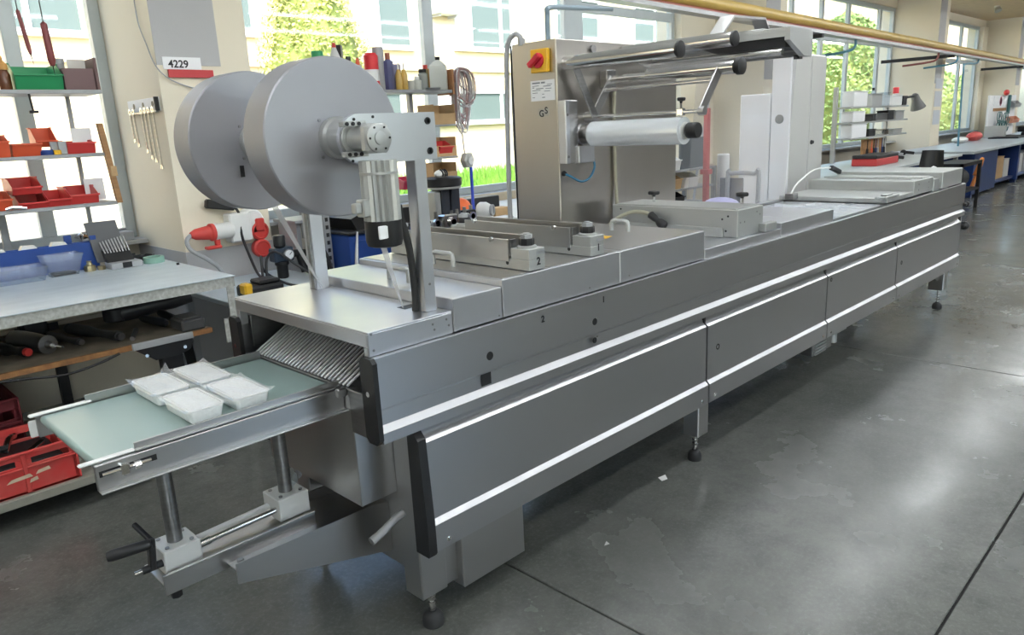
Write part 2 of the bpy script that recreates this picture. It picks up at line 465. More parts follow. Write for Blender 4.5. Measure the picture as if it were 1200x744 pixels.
# two rows of fluorescent battens; a third added to brighten walls and far floor
TUBE = mat('lit_tube', (1, 1, 1), 0.4, emit=(0.93, 0.97, 1.0), estr=12.5)
fx = None
for yy, nb in ((-1.25, 7), (-2.9, 7), (0.95, 7)):
    for i in range(nb):
        xx = -2.5 + i * 4.7
        if fx is None:
            fx = T('fluorescent_light', 'white twin tube fluorescent batten hanging below the ceiling', 'ceiling light', (xx, yy, 3.40), 'fluorescent battens under the ceiling')
            P('housing', MB().prism([(yy - .11, 3.47), (yy - .04, 3.52), (yy + .04, 3.52), (yy + .11, 3.47), (yy + .11, 3.462), (yy - .11, 3.462)], 'x', xx - 2.3, xx + 2.3), WHITEP, fx)
            for d in (-.055, .055): P('tube', cyl((xx - 2.25, yy + d, 3.432), (xx + 2.25, yy + d, 3.432), .016, n=10), TUBE, fx)
            for d in (-1.9, 1.9): P('rod', cyl((xx + d, yy, 3.515), (xx + d, yy, ZC - .0005), .006, n=6), DSTEEL, fx)
            f0 = Vector((xx, yy, 3.40))
        else: copy_tree(fx, Vector((xx, yy, 3.40)) - f0)
sp = T('spot_lamp', 'small round ceiling spot lamp under the brown ceiling boards', 'ceiling light', (19.25, 3.05, ZC - .12))
P('mount', cyl((19.25, 3.05, ZC), (19.25, 3.05, ZC - .04), .05), WHITEP, sp)
P('head', MB().lathe((19.25, 3.05, ZC - .03), (-.4, -.5, -1), [(.03, 0), (.06, .03), (.075, .10), (.06, .10)], 14), ALUW, sp)

# ------------------------------------------------------------------ outdoors
S('ground_outside', box(-40, 70, 4.4, 14.0, -.3, 0.10), mat('paving_outside', (0.45, 0.43, 0.38), 0.9, 0, var=.2, vscale=2))
bank = S('ground_bank', MB().prism([(10.2, .10), (13.9, .45), (14.0, .10)], 'x', 8.5, 60), mat('turf', (0.10, 0.22, 0.03), 0.9, 0, var=.3, vscale=3))
def blades(n, x0, x1, y0, y1, zf, h):
    m = MB()
    for _ in range(n):
        x = random.uniform(x0, x1); y = random.uniform(y0, y1); z = zf(y); a = random.uniform(0, PI); hh = h * random.uniform(.5, 1.3)
        w = .02; dx, dy = math.cos(a) * w, math.sin(a) * w; lx, ly = random.uniform(-.08, .08), random.uniform(-.08, .08)
        m.add([(x - dx, y - dy, z), (x + dx, y + dy, z), (x + lx, y + ly, z + hh)], [(0, 1, 2)])
    return m
gr = P('grass', blades(9000, 9, 26, 10.3, 13.9, lambda y: .1 + (y - 10.2) / 3.7 * .35, .22), mat('grass_blade', (0.20, 0.42, 0.05), 0.8, 0, var=.4, vscale=1), smooth=0)
tag(gr, 'bright green grass on the bank outside the windows', 'grass', kind='stuff')

# the pale building across the yard
FAC = mat('facade_render', (0.78, 0.62, 0.40), 0.85, 0, var=.05, vscale=.6)
BGL = mat('facade_glass', (0.13, 0.16, 0.15), 0.2, 0.0, spec=0.25)
SHUT = mat('window_blind', (0.62, 0.60, 0.54), 0.6)
bd = T('neighbour_building', 'pale cream two storey building across the yard seen through windows', 'building', (10, 14.2, 0))
P('wall', box(-25, 65, 14.15, 15.5, 0, 7.2), FAC, bd)
P('roof_edge', box(-25, 65, 13.75, 15.6, 7.2, 7.5, .02), WHITEP, bd)
P('plinth', box(-25, 65, 14.1, 14.2, 0, .7), mat('plinth', (0.55, 0.50, 0.42), .9), bd)
def bwin(x0, x1, z0, z1, mull=(), blind=None):
    w = MB(); t = .07
    w.box(x0 - t, x1 + t, 14.08, 14.17, z0 - t, z0); w.box(x0 - t, x1 + t, 14.08, 14.17, z1, z1 + t)
    w.box(x0 - t, x0, 14.08, 14.17, z0, z1); w.box(x1, x1 + t, 14.08, 14.17, z0, z1)
    for m in mull: w.box(m - .05, m + .05, 14.09, 14.17, z0, z1)
    o = P('window', w, WHITEP, bd)
    xs = [x0] + list(mull) + [x1]
    for q in range(len(xs) - 1):
        P('pane', box(xs[q], xs[q + 1], 14.13, 14.155, z0, z1), SHUT if blind and q in blind else BGL, o, smooth=0)
    P('sill', box(x0 - .12, x1 + .12, 14.0, 14.15, z0 - .13, z0 - .07), WHITEP, o)
bwin(10.45, 11.35, 3.72, 5.3); bwin(12.95, 15.0, 3.78, 5.3, (13.45, 14.6), (0,))
bwin(11.9, 14.7, 1.85, 2.55, (12.55, 14.5), (0,)); bwin(8.9, 10.9, 1.85, 2.55, (9.6, 10.3), (1,))
bwin(2.0, 3.75, 3.68, 5.3, (2.9,)); bwin(6.4, 7.1, 3.85, 5.3)
bwin(17, 19, 3.75, 5.3, (18,)); bwin(21, 23.4, 3.75, 5.3, (22.2,)); bwin(26, 29, 3.75, 5.3, (27.5,)); bwin(18, 21, 1.85, 2.6, (19.5,)); bwin(24, 28, 1.85, 2.6, (26,)); bwin(33, 38, 3.75, 5.3, (35.5,))
bwin(-1.4, .6, 3.7, 5.3, (-.4,))
P('cornice', box(-25, 65, 14.05, 14.16, 3.12, 3.2), FAC, bd)
ac = T('air_conditioner', 'white air conditioner unit fixed to the pale facade outside', 'air conditioner', (12.4, 13.95, 4.46))
P('body', box(12.02, 12.82, 13.75, 14.1, 4.5, 5.05, .02), WHITEP, ac)
P('fan_grille', MB().lathe((12.3, 13.76, 4.78), (0, -1, 0), [(.2, 0), (.2, .02), (.17, .02), (.05, .015)], 18), GREYP, ac)
for d in (12.15, 12.7): P('bracket', MB().box(d - .02, d + .02, 13.8, 14.15, 4.44, 4.5), GREYP, ac)

# clipped conifers and hedge outside
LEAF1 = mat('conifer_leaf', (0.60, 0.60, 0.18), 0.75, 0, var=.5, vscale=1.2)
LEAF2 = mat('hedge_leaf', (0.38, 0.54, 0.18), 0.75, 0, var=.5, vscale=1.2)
def crown(cx, cy, z0, z1, r, n, size, prof):
    m = MB()
    for _ in range(n):
        t = random.random() ** .8; z = z0 + (z1 - z0) * t; R = r * prof(t) * (.75 + .25 * random.random()); a = random.uniform(0, 2 * PI)
        R *= 1 + .12 * math.sin(a * 5 + z * 4)
        p = Vector((cx + R * math.cos(a), cy + R * math.sin(a), z))
        d1 = Vector((random.uniform(-1, 1), random.uniform(-1, 1), random.uniform(-.2, 1))).normalized(); d2 = d1.orthogonal().normalized()
        s = size * random.uniform(.6, 1.3)
        m.add([p - d2 * s * .4, p + d1 * s * .6, p + d2 * s * .4, p - d1 * s * .4], [(0, 1, 2, 3)])
    return m
def tree(label, cx, cy, z0, z1, r, n, size, prof, lm, core):
    t = T('conifer_tree', label, 'tree', (cx, cy, 0))
    P('trunk', cyl((cx, cy, 0), (cx, cy, z0 + .6), .10, r2=.08), WOOD, t)
    c = P('crown', crown(cx, cy, z0, z1, r, n, size, prof), lm, t, smooth=0); c['kind'] = 'stuff'
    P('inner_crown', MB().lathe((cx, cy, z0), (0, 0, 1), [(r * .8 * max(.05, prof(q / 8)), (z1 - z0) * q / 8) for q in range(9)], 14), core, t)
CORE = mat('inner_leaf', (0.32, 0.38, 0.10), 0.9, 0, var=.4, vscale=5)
rp = lambda t: max(.02, math.sin(PI * min(1, .18 + t * .84)) ** .55)
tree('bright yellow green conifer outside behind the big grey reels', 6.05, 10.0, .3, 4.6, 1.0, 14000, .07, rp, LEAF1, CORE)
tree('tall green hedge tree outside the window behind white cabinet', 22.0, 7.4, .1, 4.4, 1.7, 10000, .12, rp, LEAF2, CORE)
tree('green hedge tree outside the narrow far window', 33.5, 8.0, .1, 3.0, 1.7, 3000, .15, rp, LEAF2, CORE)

# service pipes along the windows
pr = T('service_pipe', 'long yellow pipe with a thin red pipe along the window wall', 'pipe', (12, 2.7, 2.6))
pp = lambda x, dz=0, dy=0: (x, 2.20 + (x - 5) * .049 + dy, 2.62 + dz)
P('yellow_pipe', cyl(pp(1.5), pp(28), .06, n=16), YPIPE, pr)
P('red_pipe', cyl(pp(1.5, -.075, -.02), pp(28, -.075, -.02), .022, n=12), mat('brown_red', (.26, .07, .05), .5), pr)
P('cable_tray', MB().bar(pp(1.5, -.10, .0), pp(28, -.10, .0), .12, .035), DSTEEL, pr)
for x in (8.3, 14.9, 22.1): P('bracket', MB().bar(pp(x, -.13, -.05), (x, 3.92, 2.49), .05, .06), DARKM, pr)
pd = T('air_line', 'thin blue air line bending down from yellow pipe to blue bench', 'pipe', (15.6, 2.7, .8))
P('line', MB().tube([pp(17.2, -.08), pp(17.1, -.18), (16.6, 2.72, 2.40), (15.75, 2.68, 2.36), (15.62, 2.66, 2.2), (15.6, 2.62, .82)], .018, smooth=4), mat('blue_line', (0.08, 0.22, 0.30), .4), pd)
for x, lab in ((9.6, 'short blue hooked air outlet hanging under the yellow pipe'), (13.9, 'short red hooked air outlet hanging under the yellow pipe'), (15.3, 'dark blue hooked air outlet beside the narrow far window')):
    c = mat('dull_red', (.25, .08, .07), .5) if 'red' in lab else mat('blue_line', (0.08, 0.22, 0.30), .4)
    one('air_outlet', MB().tube([pp(x, -.06), pp(x, -.2), (x - .05, pp(x)[1] + .1, 2.36), (x - .05, pp(x)[1] + .55, 2.33)], .018, smooth=4), c, lab, 'pipe')

# ================================================================== THE PACKAGING MACHINE
mc = T('packaging_machine', 'long stainless steel tray sealing machine with two big grey reels', 'machine', (2.8, .42, 0))
XE = 5.68
# folded side rails
rail = [(0.022, .985), (0.0, .985), (0.0, .838), (0.009, .828), (0.009, .785), (-.011, .768), (-.011, .737), (.02, .737)]
P('side_rail', MB().prism(rail + [(.024, .745), (.024, .98)], 'x', 0.0, XE), PANEL, mc, smooth=20)
P('side_rail', MB().prism([(.84 - a, b) for a, b in rail + [(.024, .745), (.024, .98)]], 'x', 0.0, XE), PANEL, mc, smooth=20)
for y0, y1, sy in ((-.014, .05, 1), (.79, .854, -1)):
    ec = P('rail_end_cap', MB().prism([(y0, .75), (y0 + .014, .735), (y1 - .014, .735), (y1, .75), (y1, .975), (y1 - .012, .988), (y0 + .012 , .988), (y0, .975)], 'x', -.016, -.0005), BLACK, mc, label='black plastic rail end cap')
    P('screw', cyl((-.016, (y0 + y1) / 2, .885), (-.019, (y0 + y1) / 2, .885), .008, n=12), CHROME, ec)
# openings, numbers and marks on the near rail
for x, z, r in ((.431, .886, .014), (.96, .882, .013), (.958, .812, .011)):
    P('rail_hole', MB().lathe((x, .001, z), (0, -1, 0), [(r, 0), (r, .0022)], 20), BLACK, mc)
P('rail_slot', box(.395, .437, .006, .0115 - .004, .792, .832), BLACK, mc)
for x, z in ((.975, .893), (.972, .823)): P('rail_screw', cyl((x, .0, z), (x, -.002, z), .004, n=10), CHROME, mc)
text('rail_number', '2', .032, INK, mc, (.683, -.001, .951), *FACE_Y)
text('rail_number', '1', .032, INK, mc, (1.013, -.001, .954), *FACE_Y)
# inner frame that carries everything
P('inner_frame', MB().box(.24, 5.6, .035, .80, .36, .90), DSTEEL, mc)
P('deck', box(.31, 5.64, .025, .815, .90, .955), ALU, mc)
# lower side panels
for jx_ in (1.752, 3.052, 4.19): P('gap_shade', box(jx_ - .0055, jx_ + .0055, .012, .03, .33, .73), BLACK, mc)  # black strips stand in for the shade inside the panel joints
pan = [(.034, .735), (.020, .712), (.020, .705), (.0, .686), (.0, .432), (-.014, .417), (-.014, .328), (.016, .328), (.016, .41), (.034, .43)]
joints = [.152, 1.752, 3.052, 4.19, 5.645]
for k in range(4):
    a, b = joints[k] + (.006 if k else 0), joints[k + 1] - .006
    for mir in (0, 1):
        po = P('side_panel', MB().prism(pan if not mir else [(.84 - y, z) for y, z in pan], 'x', a, b), PANEL, mc, smooth=20)
        if mir: continue
        for x in (a + .05, b - .05): P('rivet', MB().lathe((x, -.0135, .352), (0, -1, 0), [(.008, 0), (.008, .002), (.004, .004)], 12), CHROME, po)
        if k in (1, 3): P('key_lock', MB().lathe((a + .09, .0005, .57), (0, -1, 0), [(.014, 0), (.014, .002), (.009, .002), (.008, -.001)], 16), BLACK, po)
        if k == 2: P('key_lock', MB().lathe((a + .045, .0005, .66), (0, -1, 0), [(.012, 0), (.012, .002), (.008, .002), (.007, -.001)], 16), BLACK, po)
P('panel_end_cap', MB().prism([(.03, .735), (-.002, .70), (-.016, .425), (-.016, .328), (-.01, .318), (.05, .318), (.05, .735)], 'x', .122, .152), BLACK, mc, label='black panel end cap')
# corner posts and levelling feet
def leg(x0, x1, y0, y1, z0, z1, fx_, fy, big=.033):
    o = P('leg', MB().box(x0, x1, y0, y1, z0, z1, .004), STEEL, mc)
    P('threaded_rod', cyl((fx_, fy, .03), (fx_, fy, z0 + .02), .009, n=12), CHROME, o)
    P('nut', MB().cyl((fx_, fy, .075), (fx_, fy, .087), .016, n=6).cyl((fx_, fy, .093), (fx_, fy, .105), .016, n=6), CHROME, o)
    P('rubber_foot', MB().lathe((fx_, fy, 0), (0, 0, 1), [(big * .95, 0), (big, .004), (big, .022), (big * .9, .036), (big * .65, .046), (big * .4, .05), (big * .38, .056)], 24), BLACKR, o)
leg(.13, .235, .05, .14, .135, .74, .195, .093, .036)
leg(1.775, 1.865, .05, .13, .13, .45, 1.81, .088)
leg(5.40, 5.50, .02, .13, .16, .45, 5.455, .065, .036)
for x in (.13, 1.775, 5.40): leg(x, x + .095, .70, .79, .13, .74 if x < 1 else .45, x + .05, .745)
P('front_plate', box(.200, .206, .13, .72, .15, .60, .001), STEEL, mc)
P('drive_box', MB().box(.30, .592, .045, .40, .10, .345, .003), STEEL, mc)
P('drive_box_flange', MB().box(.236, .30, .075, .38, .125, .345, .002), STEEL, mc)
P('chute_box', MB().box(0.0, .135, .14, .695, .49, .862, .003), STEEL, mc)
P('chute_lip', MB().box(-.004, .14, .055, .142, .735, .87, .003), DSTEEL, mc)
hz = P('drain_hose', MB().tube([(.118, .10, .435), (.08, .095, .43), (.03, .09, .412), (-.012, .088, .40)], [.013] * 4, n=12), mat('hose_grey', (.25, .25, .25), .2), mc)
# front hood and its stepped covers
hd = P('front_hood', MB().box(0, .305, .02, .82, 1.051, 1.057, .002).box(0, .305, .02, .026, .986, 1.051, .002).box(0, .305, .814, .82, .986, 1.051, .002).box(0, .006, .026, .814, 1.012, 1.051, .002).box(0, .03, .026, .045, .96, 1.012, .002).box(0, .03, .795, .814, .96, 1.012, .002), ALU, mc)
for x, z in ((.228, 1.031), (.281, 1.035), (.233, 1.014), (.289, 1.015), (.016, 1.003), (.012, 1.05)): P('screw', cyl((x, .0205, z), (x, .0188, z), .0038, n=10), DSTEEL, hd)
for y in (.175, .69): P('film_slot', box(.232, .285, y - .02, y + .02, 1.0568, 1.0578), BLACK, hd)
P('step_cover', MB().box(.31, .516, .02, .82, .988, 1.091, .0025), ALU, mc)
c2 = P('step_cover', MB().box(.520, 1.142, .02, .82, .988, 1.112, .0025), ALU, mc)
P('lid_plate', box(.532, .65, .03, .81, 1.112, 1.1145, .001), STEEL, c2)
P('lid_plate', box(.76, .975, .03, .81, 1.112, 1.1145, .001), STEEL, c2)
P('lid_plate', box(1.08, 1.136, .03, .81, 1.112, 1.1145, .001), STEEL, c2)
lid = P('lid', MB().box(1.1435, 1.749, .02, .82, .988, 1.112, .003), ALU, mc)
P('lid_plate', box(1.165, 1.74, .032, .805, 1.112, 1.1138, .0008), STEEL, lid)
P('yellow_sticker', MB().slab([(1.36, .25, 1.1143), (1.43, .27, 1.1143), (1.41, .36, 1.1143), (1.35, .34, 1.1143)], .0005), YELLOWP, lid)
for x, z in ((.50, .99), (1.20, 1.0), (.96, .996)): P('screw', cyl((x, .0205, z + .01), (x, .0188, z + .01), .003, n=8), DSTEEL, mc)
P('cover_plate', MB().box(1.755, 2.478, .02, .82, .96, 1.030, .002), ALU, mc)
cp3 = P('cover_plate', MB().box(2.482, 3.128, .02, .82, .96, 1.056, .002), ALU, mc)
P('oval_opening', MB().lathe((2.72, .38, 1.0562), (0, 0, 1), [(.06, 0), (.06, .0008)], 20), BLACK, cp3)
def handle(x, y0, y1, z, h, parent=mc, mt=ALUW, dx=0):
    P('handle', MB().tube([(x, y0, z), (x, y0, z + h * .6), (x, y0 + .004, z + h * .9), (x, y0 + .016, z + h), (x + dx, y1 - .016, z + h), (x + dx, y1 - .004, z + h * .9), (x + dx, y1, z + h * .6), (x + dx, y1, z)], .009, n=12), mt, parent)
handle(.395, .34, .45, 1.091, .045); handle(.585, .33, .44, 1.1145, .045); handle(1.58, .30, .39, 1.1138, .045, lid)
# adjustable cross fixtures "2" and "1"
def fixture(x, num, far):
    b = P('fixture_bar', MB().box(x, x + .078, .032, far, 1.1145, 1.150, .002).box(x, x + .078, .032, .118, 1.150, 1.187, .002).box(x, x + .078, far - .09, far, 1.150, 1.187, .002), ALUW, mc)
    t = P('trough', MB().box(x - .004, x + .003, .125, far - .095, 1.140, 1.215, .001).box(x + .066, x + .073, .125, far - .095, 1.140, 1.222, .001).box(x + .003, x + .066, .125, far - .095, 1.152, 1.158), STEEL, b)
    P('pin', MB().cyl((x - .004, .20, 1.212), (x - .014, .20, 1.212), .008, n=12), CHROME, t)
    P('pin', MB().cyl((x - .004, far - .16, 1.212), (x - .014, far - .16, 1.212), .008, n=12), CHROME, t)
    P('end_clip', box(x + .004, x + .03, .118, .126, 1.165, 1.215, .001), DSTEEL, b)
    for y in (.075, far - .045):
        k = P('knob', MB().lathe((x + .036, y, 1.196), (0, 0, 1), [(.026, 0), (.027, .003), (.027, .02), (.025, .023)], 8), BLACK, b)
        P('knob_collar', MB().lathe((x + .036, y, 1.187), (0, 0, 1), [(.034, 0), (.034, .005), (.028, .009)], 20), ALUW, k)
        P('star_top', MB().cyl((x + .036, y, 1.219), (x + .036, y, 1.232), .021, n=6).cyl((x + .036, y, 1.232), (x + .036, y, 1.236), .012, n=12), GREYP, k)
    P('scale_plate', box(x + .035, x + .076, .0305, .032, 1.166, 1.178), ALU, b)
    P('hole', cyl((x - .0005, .135, 1.135), (x + .002, .135, 1.135), .007, n=12), BLACK, b)
    text('fixture_number', num, .036, INK, b, (x + .045, .0312, 1.142), *FACE_Y)
fixture(.662, '2', .80); fixture(.985, '1', .80)
# grey sealing box across the machine
sb = P('sealing_box', MB().box(2.095, 2.345, .05, .775, 1.030, 1.160, .003), ALUW, mc)
P('top_plate', MB().box(2.11, 2.345, .07, .76, 1.160, 1.165, .001), ALUW, sb)
P('front_rail', MB().box(2.078, 2.095, .12, .70, 1.030, 1.075, .002), ALUW, sb)
for x, y in ((2.252, .62), (2.30, .14)):
    k = P('star_knob', MB().lathe((x, y, 1.19), (0, 0, 1), [(.008, 0), (.01, .01), (.03, .014), (.034, .018), (.034, .028), (.03, .031)], 6), BLACK, sb)
    P('knob_stem', cyl((x, y, 1.163), (x, y, 1.195), .008, n=10), CHROME, k)
for y, z in ((.10, 1.13), (.13, 1.115), (.72, 1.14), (.11, 1.06), (.20, 1.05)): P('screw', cyl((2.0955, y, z), (2.0935, y, z), .005, n=10), BLACK, sb)
for x, z in ((2.28, 1.135), (2.16, 1.10), (2.31, 1.12), (2.12, 1.10)): P('screw', cyl((x, .051, z), (x, .0485, z), .004, n=10), DSTEEL, sb)
P('sensor_block', MB().box(2.30, 2.42, .012, .05, 1.035, 1.075, .003), ALUW, sb)
cb = P('heater_cable', MB().tube([(2.05, .80, 1.036), (2.05, .76, 1.06), (2.05, .70, 1.10), (2.05, .62, 1.132), (2.05, .55, 1.135), (2.05, .50, 1.125)], .010, n=10, smooth=5), mat('olive_cable', (.42, .40, .30), .5), mc)
P('heater_cable', MB().tube([(2.27, .886, 1.76), (2.265, .886, 1.5), (2.275, .886, 1.25), (2.27, .87, 1.04)], .010, n=10, smooth=4), mat('olive_cable', (.42, .40, .30), .5), mc)
P('connector', MB().lathe((2.05, .51, 1.13), (0, -.75, -.5), [(.012, 0), (.02, .008), (.018, .04), (.014, .055), (.023, .075), (.024, .10), (.02, .11)], 12), BLACK, cb)
# open tray bed and the forming covers at the infeed end
FORMED = clear_mat('formed_film', (.9, .92, .95), refl=.2, rough=.08, haze=.4)
P('tray_bed', MB().box(3.13, 4.35, .07, .77, .955, .962), mat('pale_bed', (.50, .53, .56), .3, .3), mc)
for y in (.045, .785): P('chain_guide', MB().box(3.13, 4.30, y - .02, y + .02, .955, .985, .003), BLACK, mc)
for i in range(7):
    for j in range(3):
        x0, y0 = 3.16 + i * .155, .085 + j * .228
        P('formed_pocket', MB().box(x0, x0 + .14, y0, y0 + .01, .962, .978).box(x0, x0 + .14, y0 + .2, y0 + .21, .962, .978).box(x0, x0 + .01, y0 + .01, y0 + .2, .962, .978).box(x0 + .13, x0 + .14, y0 + .01, y0 + .2, .962, .978), FORMED, mc, smooth=0)
fc = P('forming_plate', MB().box(4.10, 4.75, .06, .80, .985, 1.018, .004), ALUW, mc)
P('clamp', MB().box(4.04, 4.30, .05, .12, 1.018, 1.034, .004).box(4.08, 4.2, .06, .10, 1.034, 1.048, .006), ALUW, fc)
P('sensor', box(4.02, 4.10, .66, .72, 1.0, 1.04, .003), DSTEEL, fc)
P('sensor_wire', MB().tube([(4.05, .69, 1.035), (4.2, .71, 1.10), (4.55, .74, 1.17), (4.9, .75, 1.16)], .006, smooth=5), WHITEP, fc)
P('wire_plug', MB().bar((4.86, .745, 1.165), (4.98, .72, 1.12), .035, .035, .006), BLACK, fc)
fb = P('forming_cover', MB().box(4.60, 5.02, .055, .80, .988, 1.090, .004), ALUW, mc)
P('cover_slot', box(4.72, 4.75, .12, .72, 1.0895, 1.0912), BLACK, fb)
P('top_strip', box(4.82, 5.0, .07, .78, 1.09, 1.098, .003), ALUW, fb)
for x, z in ((4.70, 1.06), (4.92, 1.06), (4.70, 1.02), (4.92, 1.02)): P('screw', cyl((x, .056, z), (x, .053, z), .005, n=8), DSTEEL, fb)
P('end_cover', MB().box(5.15, 5.66, .028, .81, .988, 1.112, .005), ALUW, mc)
P('end_cover', MB().box(5.02, 5.15, .05, .80, .96, 1.07, .004), ALUW, mc)
P('end_plate', box(5.68, 5.70, .01, .83, .40, .99, .004), DSTEEL, mc)
for z, r in ((.64, .035), (.815, .022)):
    k = P('end_knob', MB().lathe((5.78, .0, z), (-1, 0, 0), [(r * .8, 0), (r, .01), (r, .03), (r * .5, .045), (.012, .05), (.012, .085)], 12), BLACK, mc)
P('end_hose', MB().tube([(5.70, .30, 1.02), (5.80, .28, 1.10), (5.88, .25, 1.02), (5.88, .22, .85), (5.80, .2, .70), (5.70, .2, .66)], .014, n=10, smooth=4), WHITEP, mc)
P('end_hose', MB().tube([(5.70, .40, 1.05), (5.84, .38, 1.08), (5.92, .36, .98), (5.90, .34, .80), (5.71, .34, .70)], .016, n=10, smooth=4), mat('orange_hose', (.75, .25, .05), .4), mc)
# things hanging under the frame
vb = P('vacuum_unit', MB().box(3.05, 3.32, .06, .40, .20, .345, .006), DSTEEL, mc)
for k in range(6): P('cooling_fin', box(3.07 + 0, 3.22, .052, .062, .205 + k * .018, .213 + k * .018), ALUW, vb)
P('valve_block', MB().box(3.36, 3.55, .06, .2, .26, .345, .005).cyl((3.42, .1, .262), (3.42, .1, .20), .03, n=14), ALUW, mc)
P('bottle_trap', MB().lathe((2.75, .12, .20), (0, 0, 1), [(.02, 0), (.04, .01), (.04, .08), (.03, .1), (.03, .15)], 16), CLEARP, mc)
P('support_gusset', MB().prism([(5.20, .33), (5.39, .33), (5.39, .25), (5.33, .25)], 'y', .05, .10), DSTEEL, mc)

FINGER = mat('bright_finger', (.72, .72, .71), .35, .6)
# fingers that slope down to the outfeed belt
for k in range(29):
    y = .155 + k * .020
    P('guide_finger', MB().bar((.002, y, .874), (.26, y, 1.02), .0072, .006, .001), FINGER, mc)
P('finger_comb', MB().box(.0, .03, .145, .735, .856, .868, .002), DSTEEL, mc)
P('finger_backing', MB().slab([(.03, .145, .84), (.30, .145, .97), (.30, .735, .97), (.03, .735, .84)], -.004), BLACK, mc)
P('side_baffle', MB().prism([(.03, .88), (.03, .99), (.28, 1.04), (.28, .88)], 'y', .775, .783), DSTEEL, mc)

# edge-trim winder: posts, plate, reels, gear motor
np_ = P('winder_post', MB().box(.245, .287, .068, .113, 1.057, 1.51, .002), ALU, mc)
P('cable_hose', MB().tube([(.20, .10, 1.38), (.205, .10, 1.34), (.226, .10, 1.25), (.238, .106, 1.12), (.238, .11, 1.058)], .011, n=10, smooth=4), BLACKR, np_)
P('screw', cyl((.266, .0675, 1.14), (.266, .066, 1.14), .004, n=8), DSTEEL, np_)
fp = P('winder_post', MB().box(.235, .285, .665, .715, 1.057, 1.51, .002), ALU, mc)
P('post_channel', MB().box(.229, .236, .672, .690, 1.06, 1.50), DSTEEL, fp)
def plate(y0, y1, par):
    pts = [(.318, 1.503), (.318, 1.634)]
    for k in range(13):
        a = PI / 2 + PI * k / 12; pts.append((.062 + .0665 * math.cos(a), 1.5685 + .0655 * math.sin(a)))
    return P('winder_plate', MB().prism(pts, 'y', y0, y1), ALU, par)
wp = plate(.053, .067, mc)
for x, z in ((.29, 1.610), (.292, 1.527)): 
    P('socket_screw', MB().lathe((x, .053, z), (0, -1, 0), [(.010, 0), (.010, .003), (.006, .003), (.005, 0)], 16), BLACK, wp)
for x, z in ((.045, 1.62), (.03, 1.514), (.105, 1.625)): P('screw', cyl((x, .0535, z), (x, .051, z), .004, n=8), BLACK, wp)
wp2 = plate(.735, .749, mc)
def reel(y0, y1):
    R, X, Z = .212, .05, 1.575
    r = P('reel', MB().lathe((X, y0, Z), (0, 1, 0), [(R - .004, 0), (R, .003), (R, y1 - y0 - .003), (R - .004, y1 - y0)], 96), DISC, mc, smooth=20)
    P('hub', MB().lathe((X, y0, Z), (0, -1, 0), [(.056, 0), (.056, .02), (.048, .03), (.048, .05)], 28), ALUW, r)
    for a in range(4): P('hub_screw', cyl((X + .068 * math.cos(a * PI / 2 + .8), y0, Z + .068 * math.sin(a * PI / 2 + .8)), (X + .068 * math.cos(a * PI / 2 + .8), y0 - .003, Z + .068 * math.sin(a * PI / 2 + .8)), .0045, n=8), DSTEEL, r)
    return r
r1 = reel(.150, .262); r2 = reel(.612, .722)
P('clip', MB().box(-.015, -.005, .604, .612, 1.47, 1.505), BLACK, r2)
P('winder_shaft', cyl((.05, .067, 1.575), (.05, .150, 1.575), .05, n=28, c=.004), ALUW, mc)
P('winder_shaft', cyl((.05, .262, 1.575), (.05, .612, 1.575), .02, n=20), CHROME, mc)
P('winder_shaft', cyl((.05, .722, 1.575), (.05, .735, 1.575), .05, n=24), ALUW, mc)
gm = P('gear_motor', MB().cyl((.04, .052, 1.57), (.04, .044, 1.57), .042, n=28, c=.002).cyl((.04, .044, 1.57), (.04, -.026, 1.57), .031, n=28, c=.002).box(.004, .076, -.056, -.024, 1.533, 1.607, .008), ALUW, mc)
P('gear_cover', MB().lathe((.04, -.055, 1.57), (0, -1, 0), [(.037, 0), (.037, .006), (.033, .008), (.017, .008), (.017, .012), (.012, .013)], 28), ALUW, gm)
for k in range(6):
    a = k * PI / 3; P('gear_bolt', cyl((.04 + .03 * math.cos(a), -.0625, 1.57 + .03 * math.sin(a)), (.04 + .03 * math.cos(a), -.0645, 1.57 + .03 * math.sin(a)), .003, n=8), BLACK, gm)
for dz in (-.038, .038):
    P('clamp_bar', MB().box(-.015, .055, .012, .035, 1.57 + dz - .007, 1.57 + dz + .007, .002), ALUW, gm)
    for q in range(3): P('clamp_bolt', cyl((-.005 + q * .018, .012, 1.57 + dz), (-.005 + q * .018, .008, 1.57 + dz), .005, n=8), BLACK, gm)
mt_ = MB()
cx, cy = .05, -.030
nf = 40; ring = []
for k in range(nf):
    a = 2 * PI * k / nf; rr = .049 if k % 2 == 0 else .042
    ring.append((cx + rr * math.cos(a), cy + rr * math.sin(a)))
mt_.prism(ring, 'z', 1.36, 1.515)
P('motor_body', mt_, ALUW, gm, smooth=15)
P('motor_collar', MB().cyl((cx, cy, 1.48), (cx, cy, 1.486), .05, n=30), ALUW, gm)
P('fan_cowl', MB().lathe((cx, cy, 1.362), (0, 0, -1), [(.049, 0), (.049, .052), (.045, .066), (.034, .07)], 30), BLACK, gm)
P('rating_plate', box(cx - .045, cx - .012, cy - .045, cy - .037, 1.318, 1.352, .002), PAPER, gm)
P('connector_box', MB().box(-.016, .008, -.045, -.010, 1.375, 1.42, .003).box(-.036, -.016, -.038, -.016, 1.385, 1.412, .003), ALUW, gm)
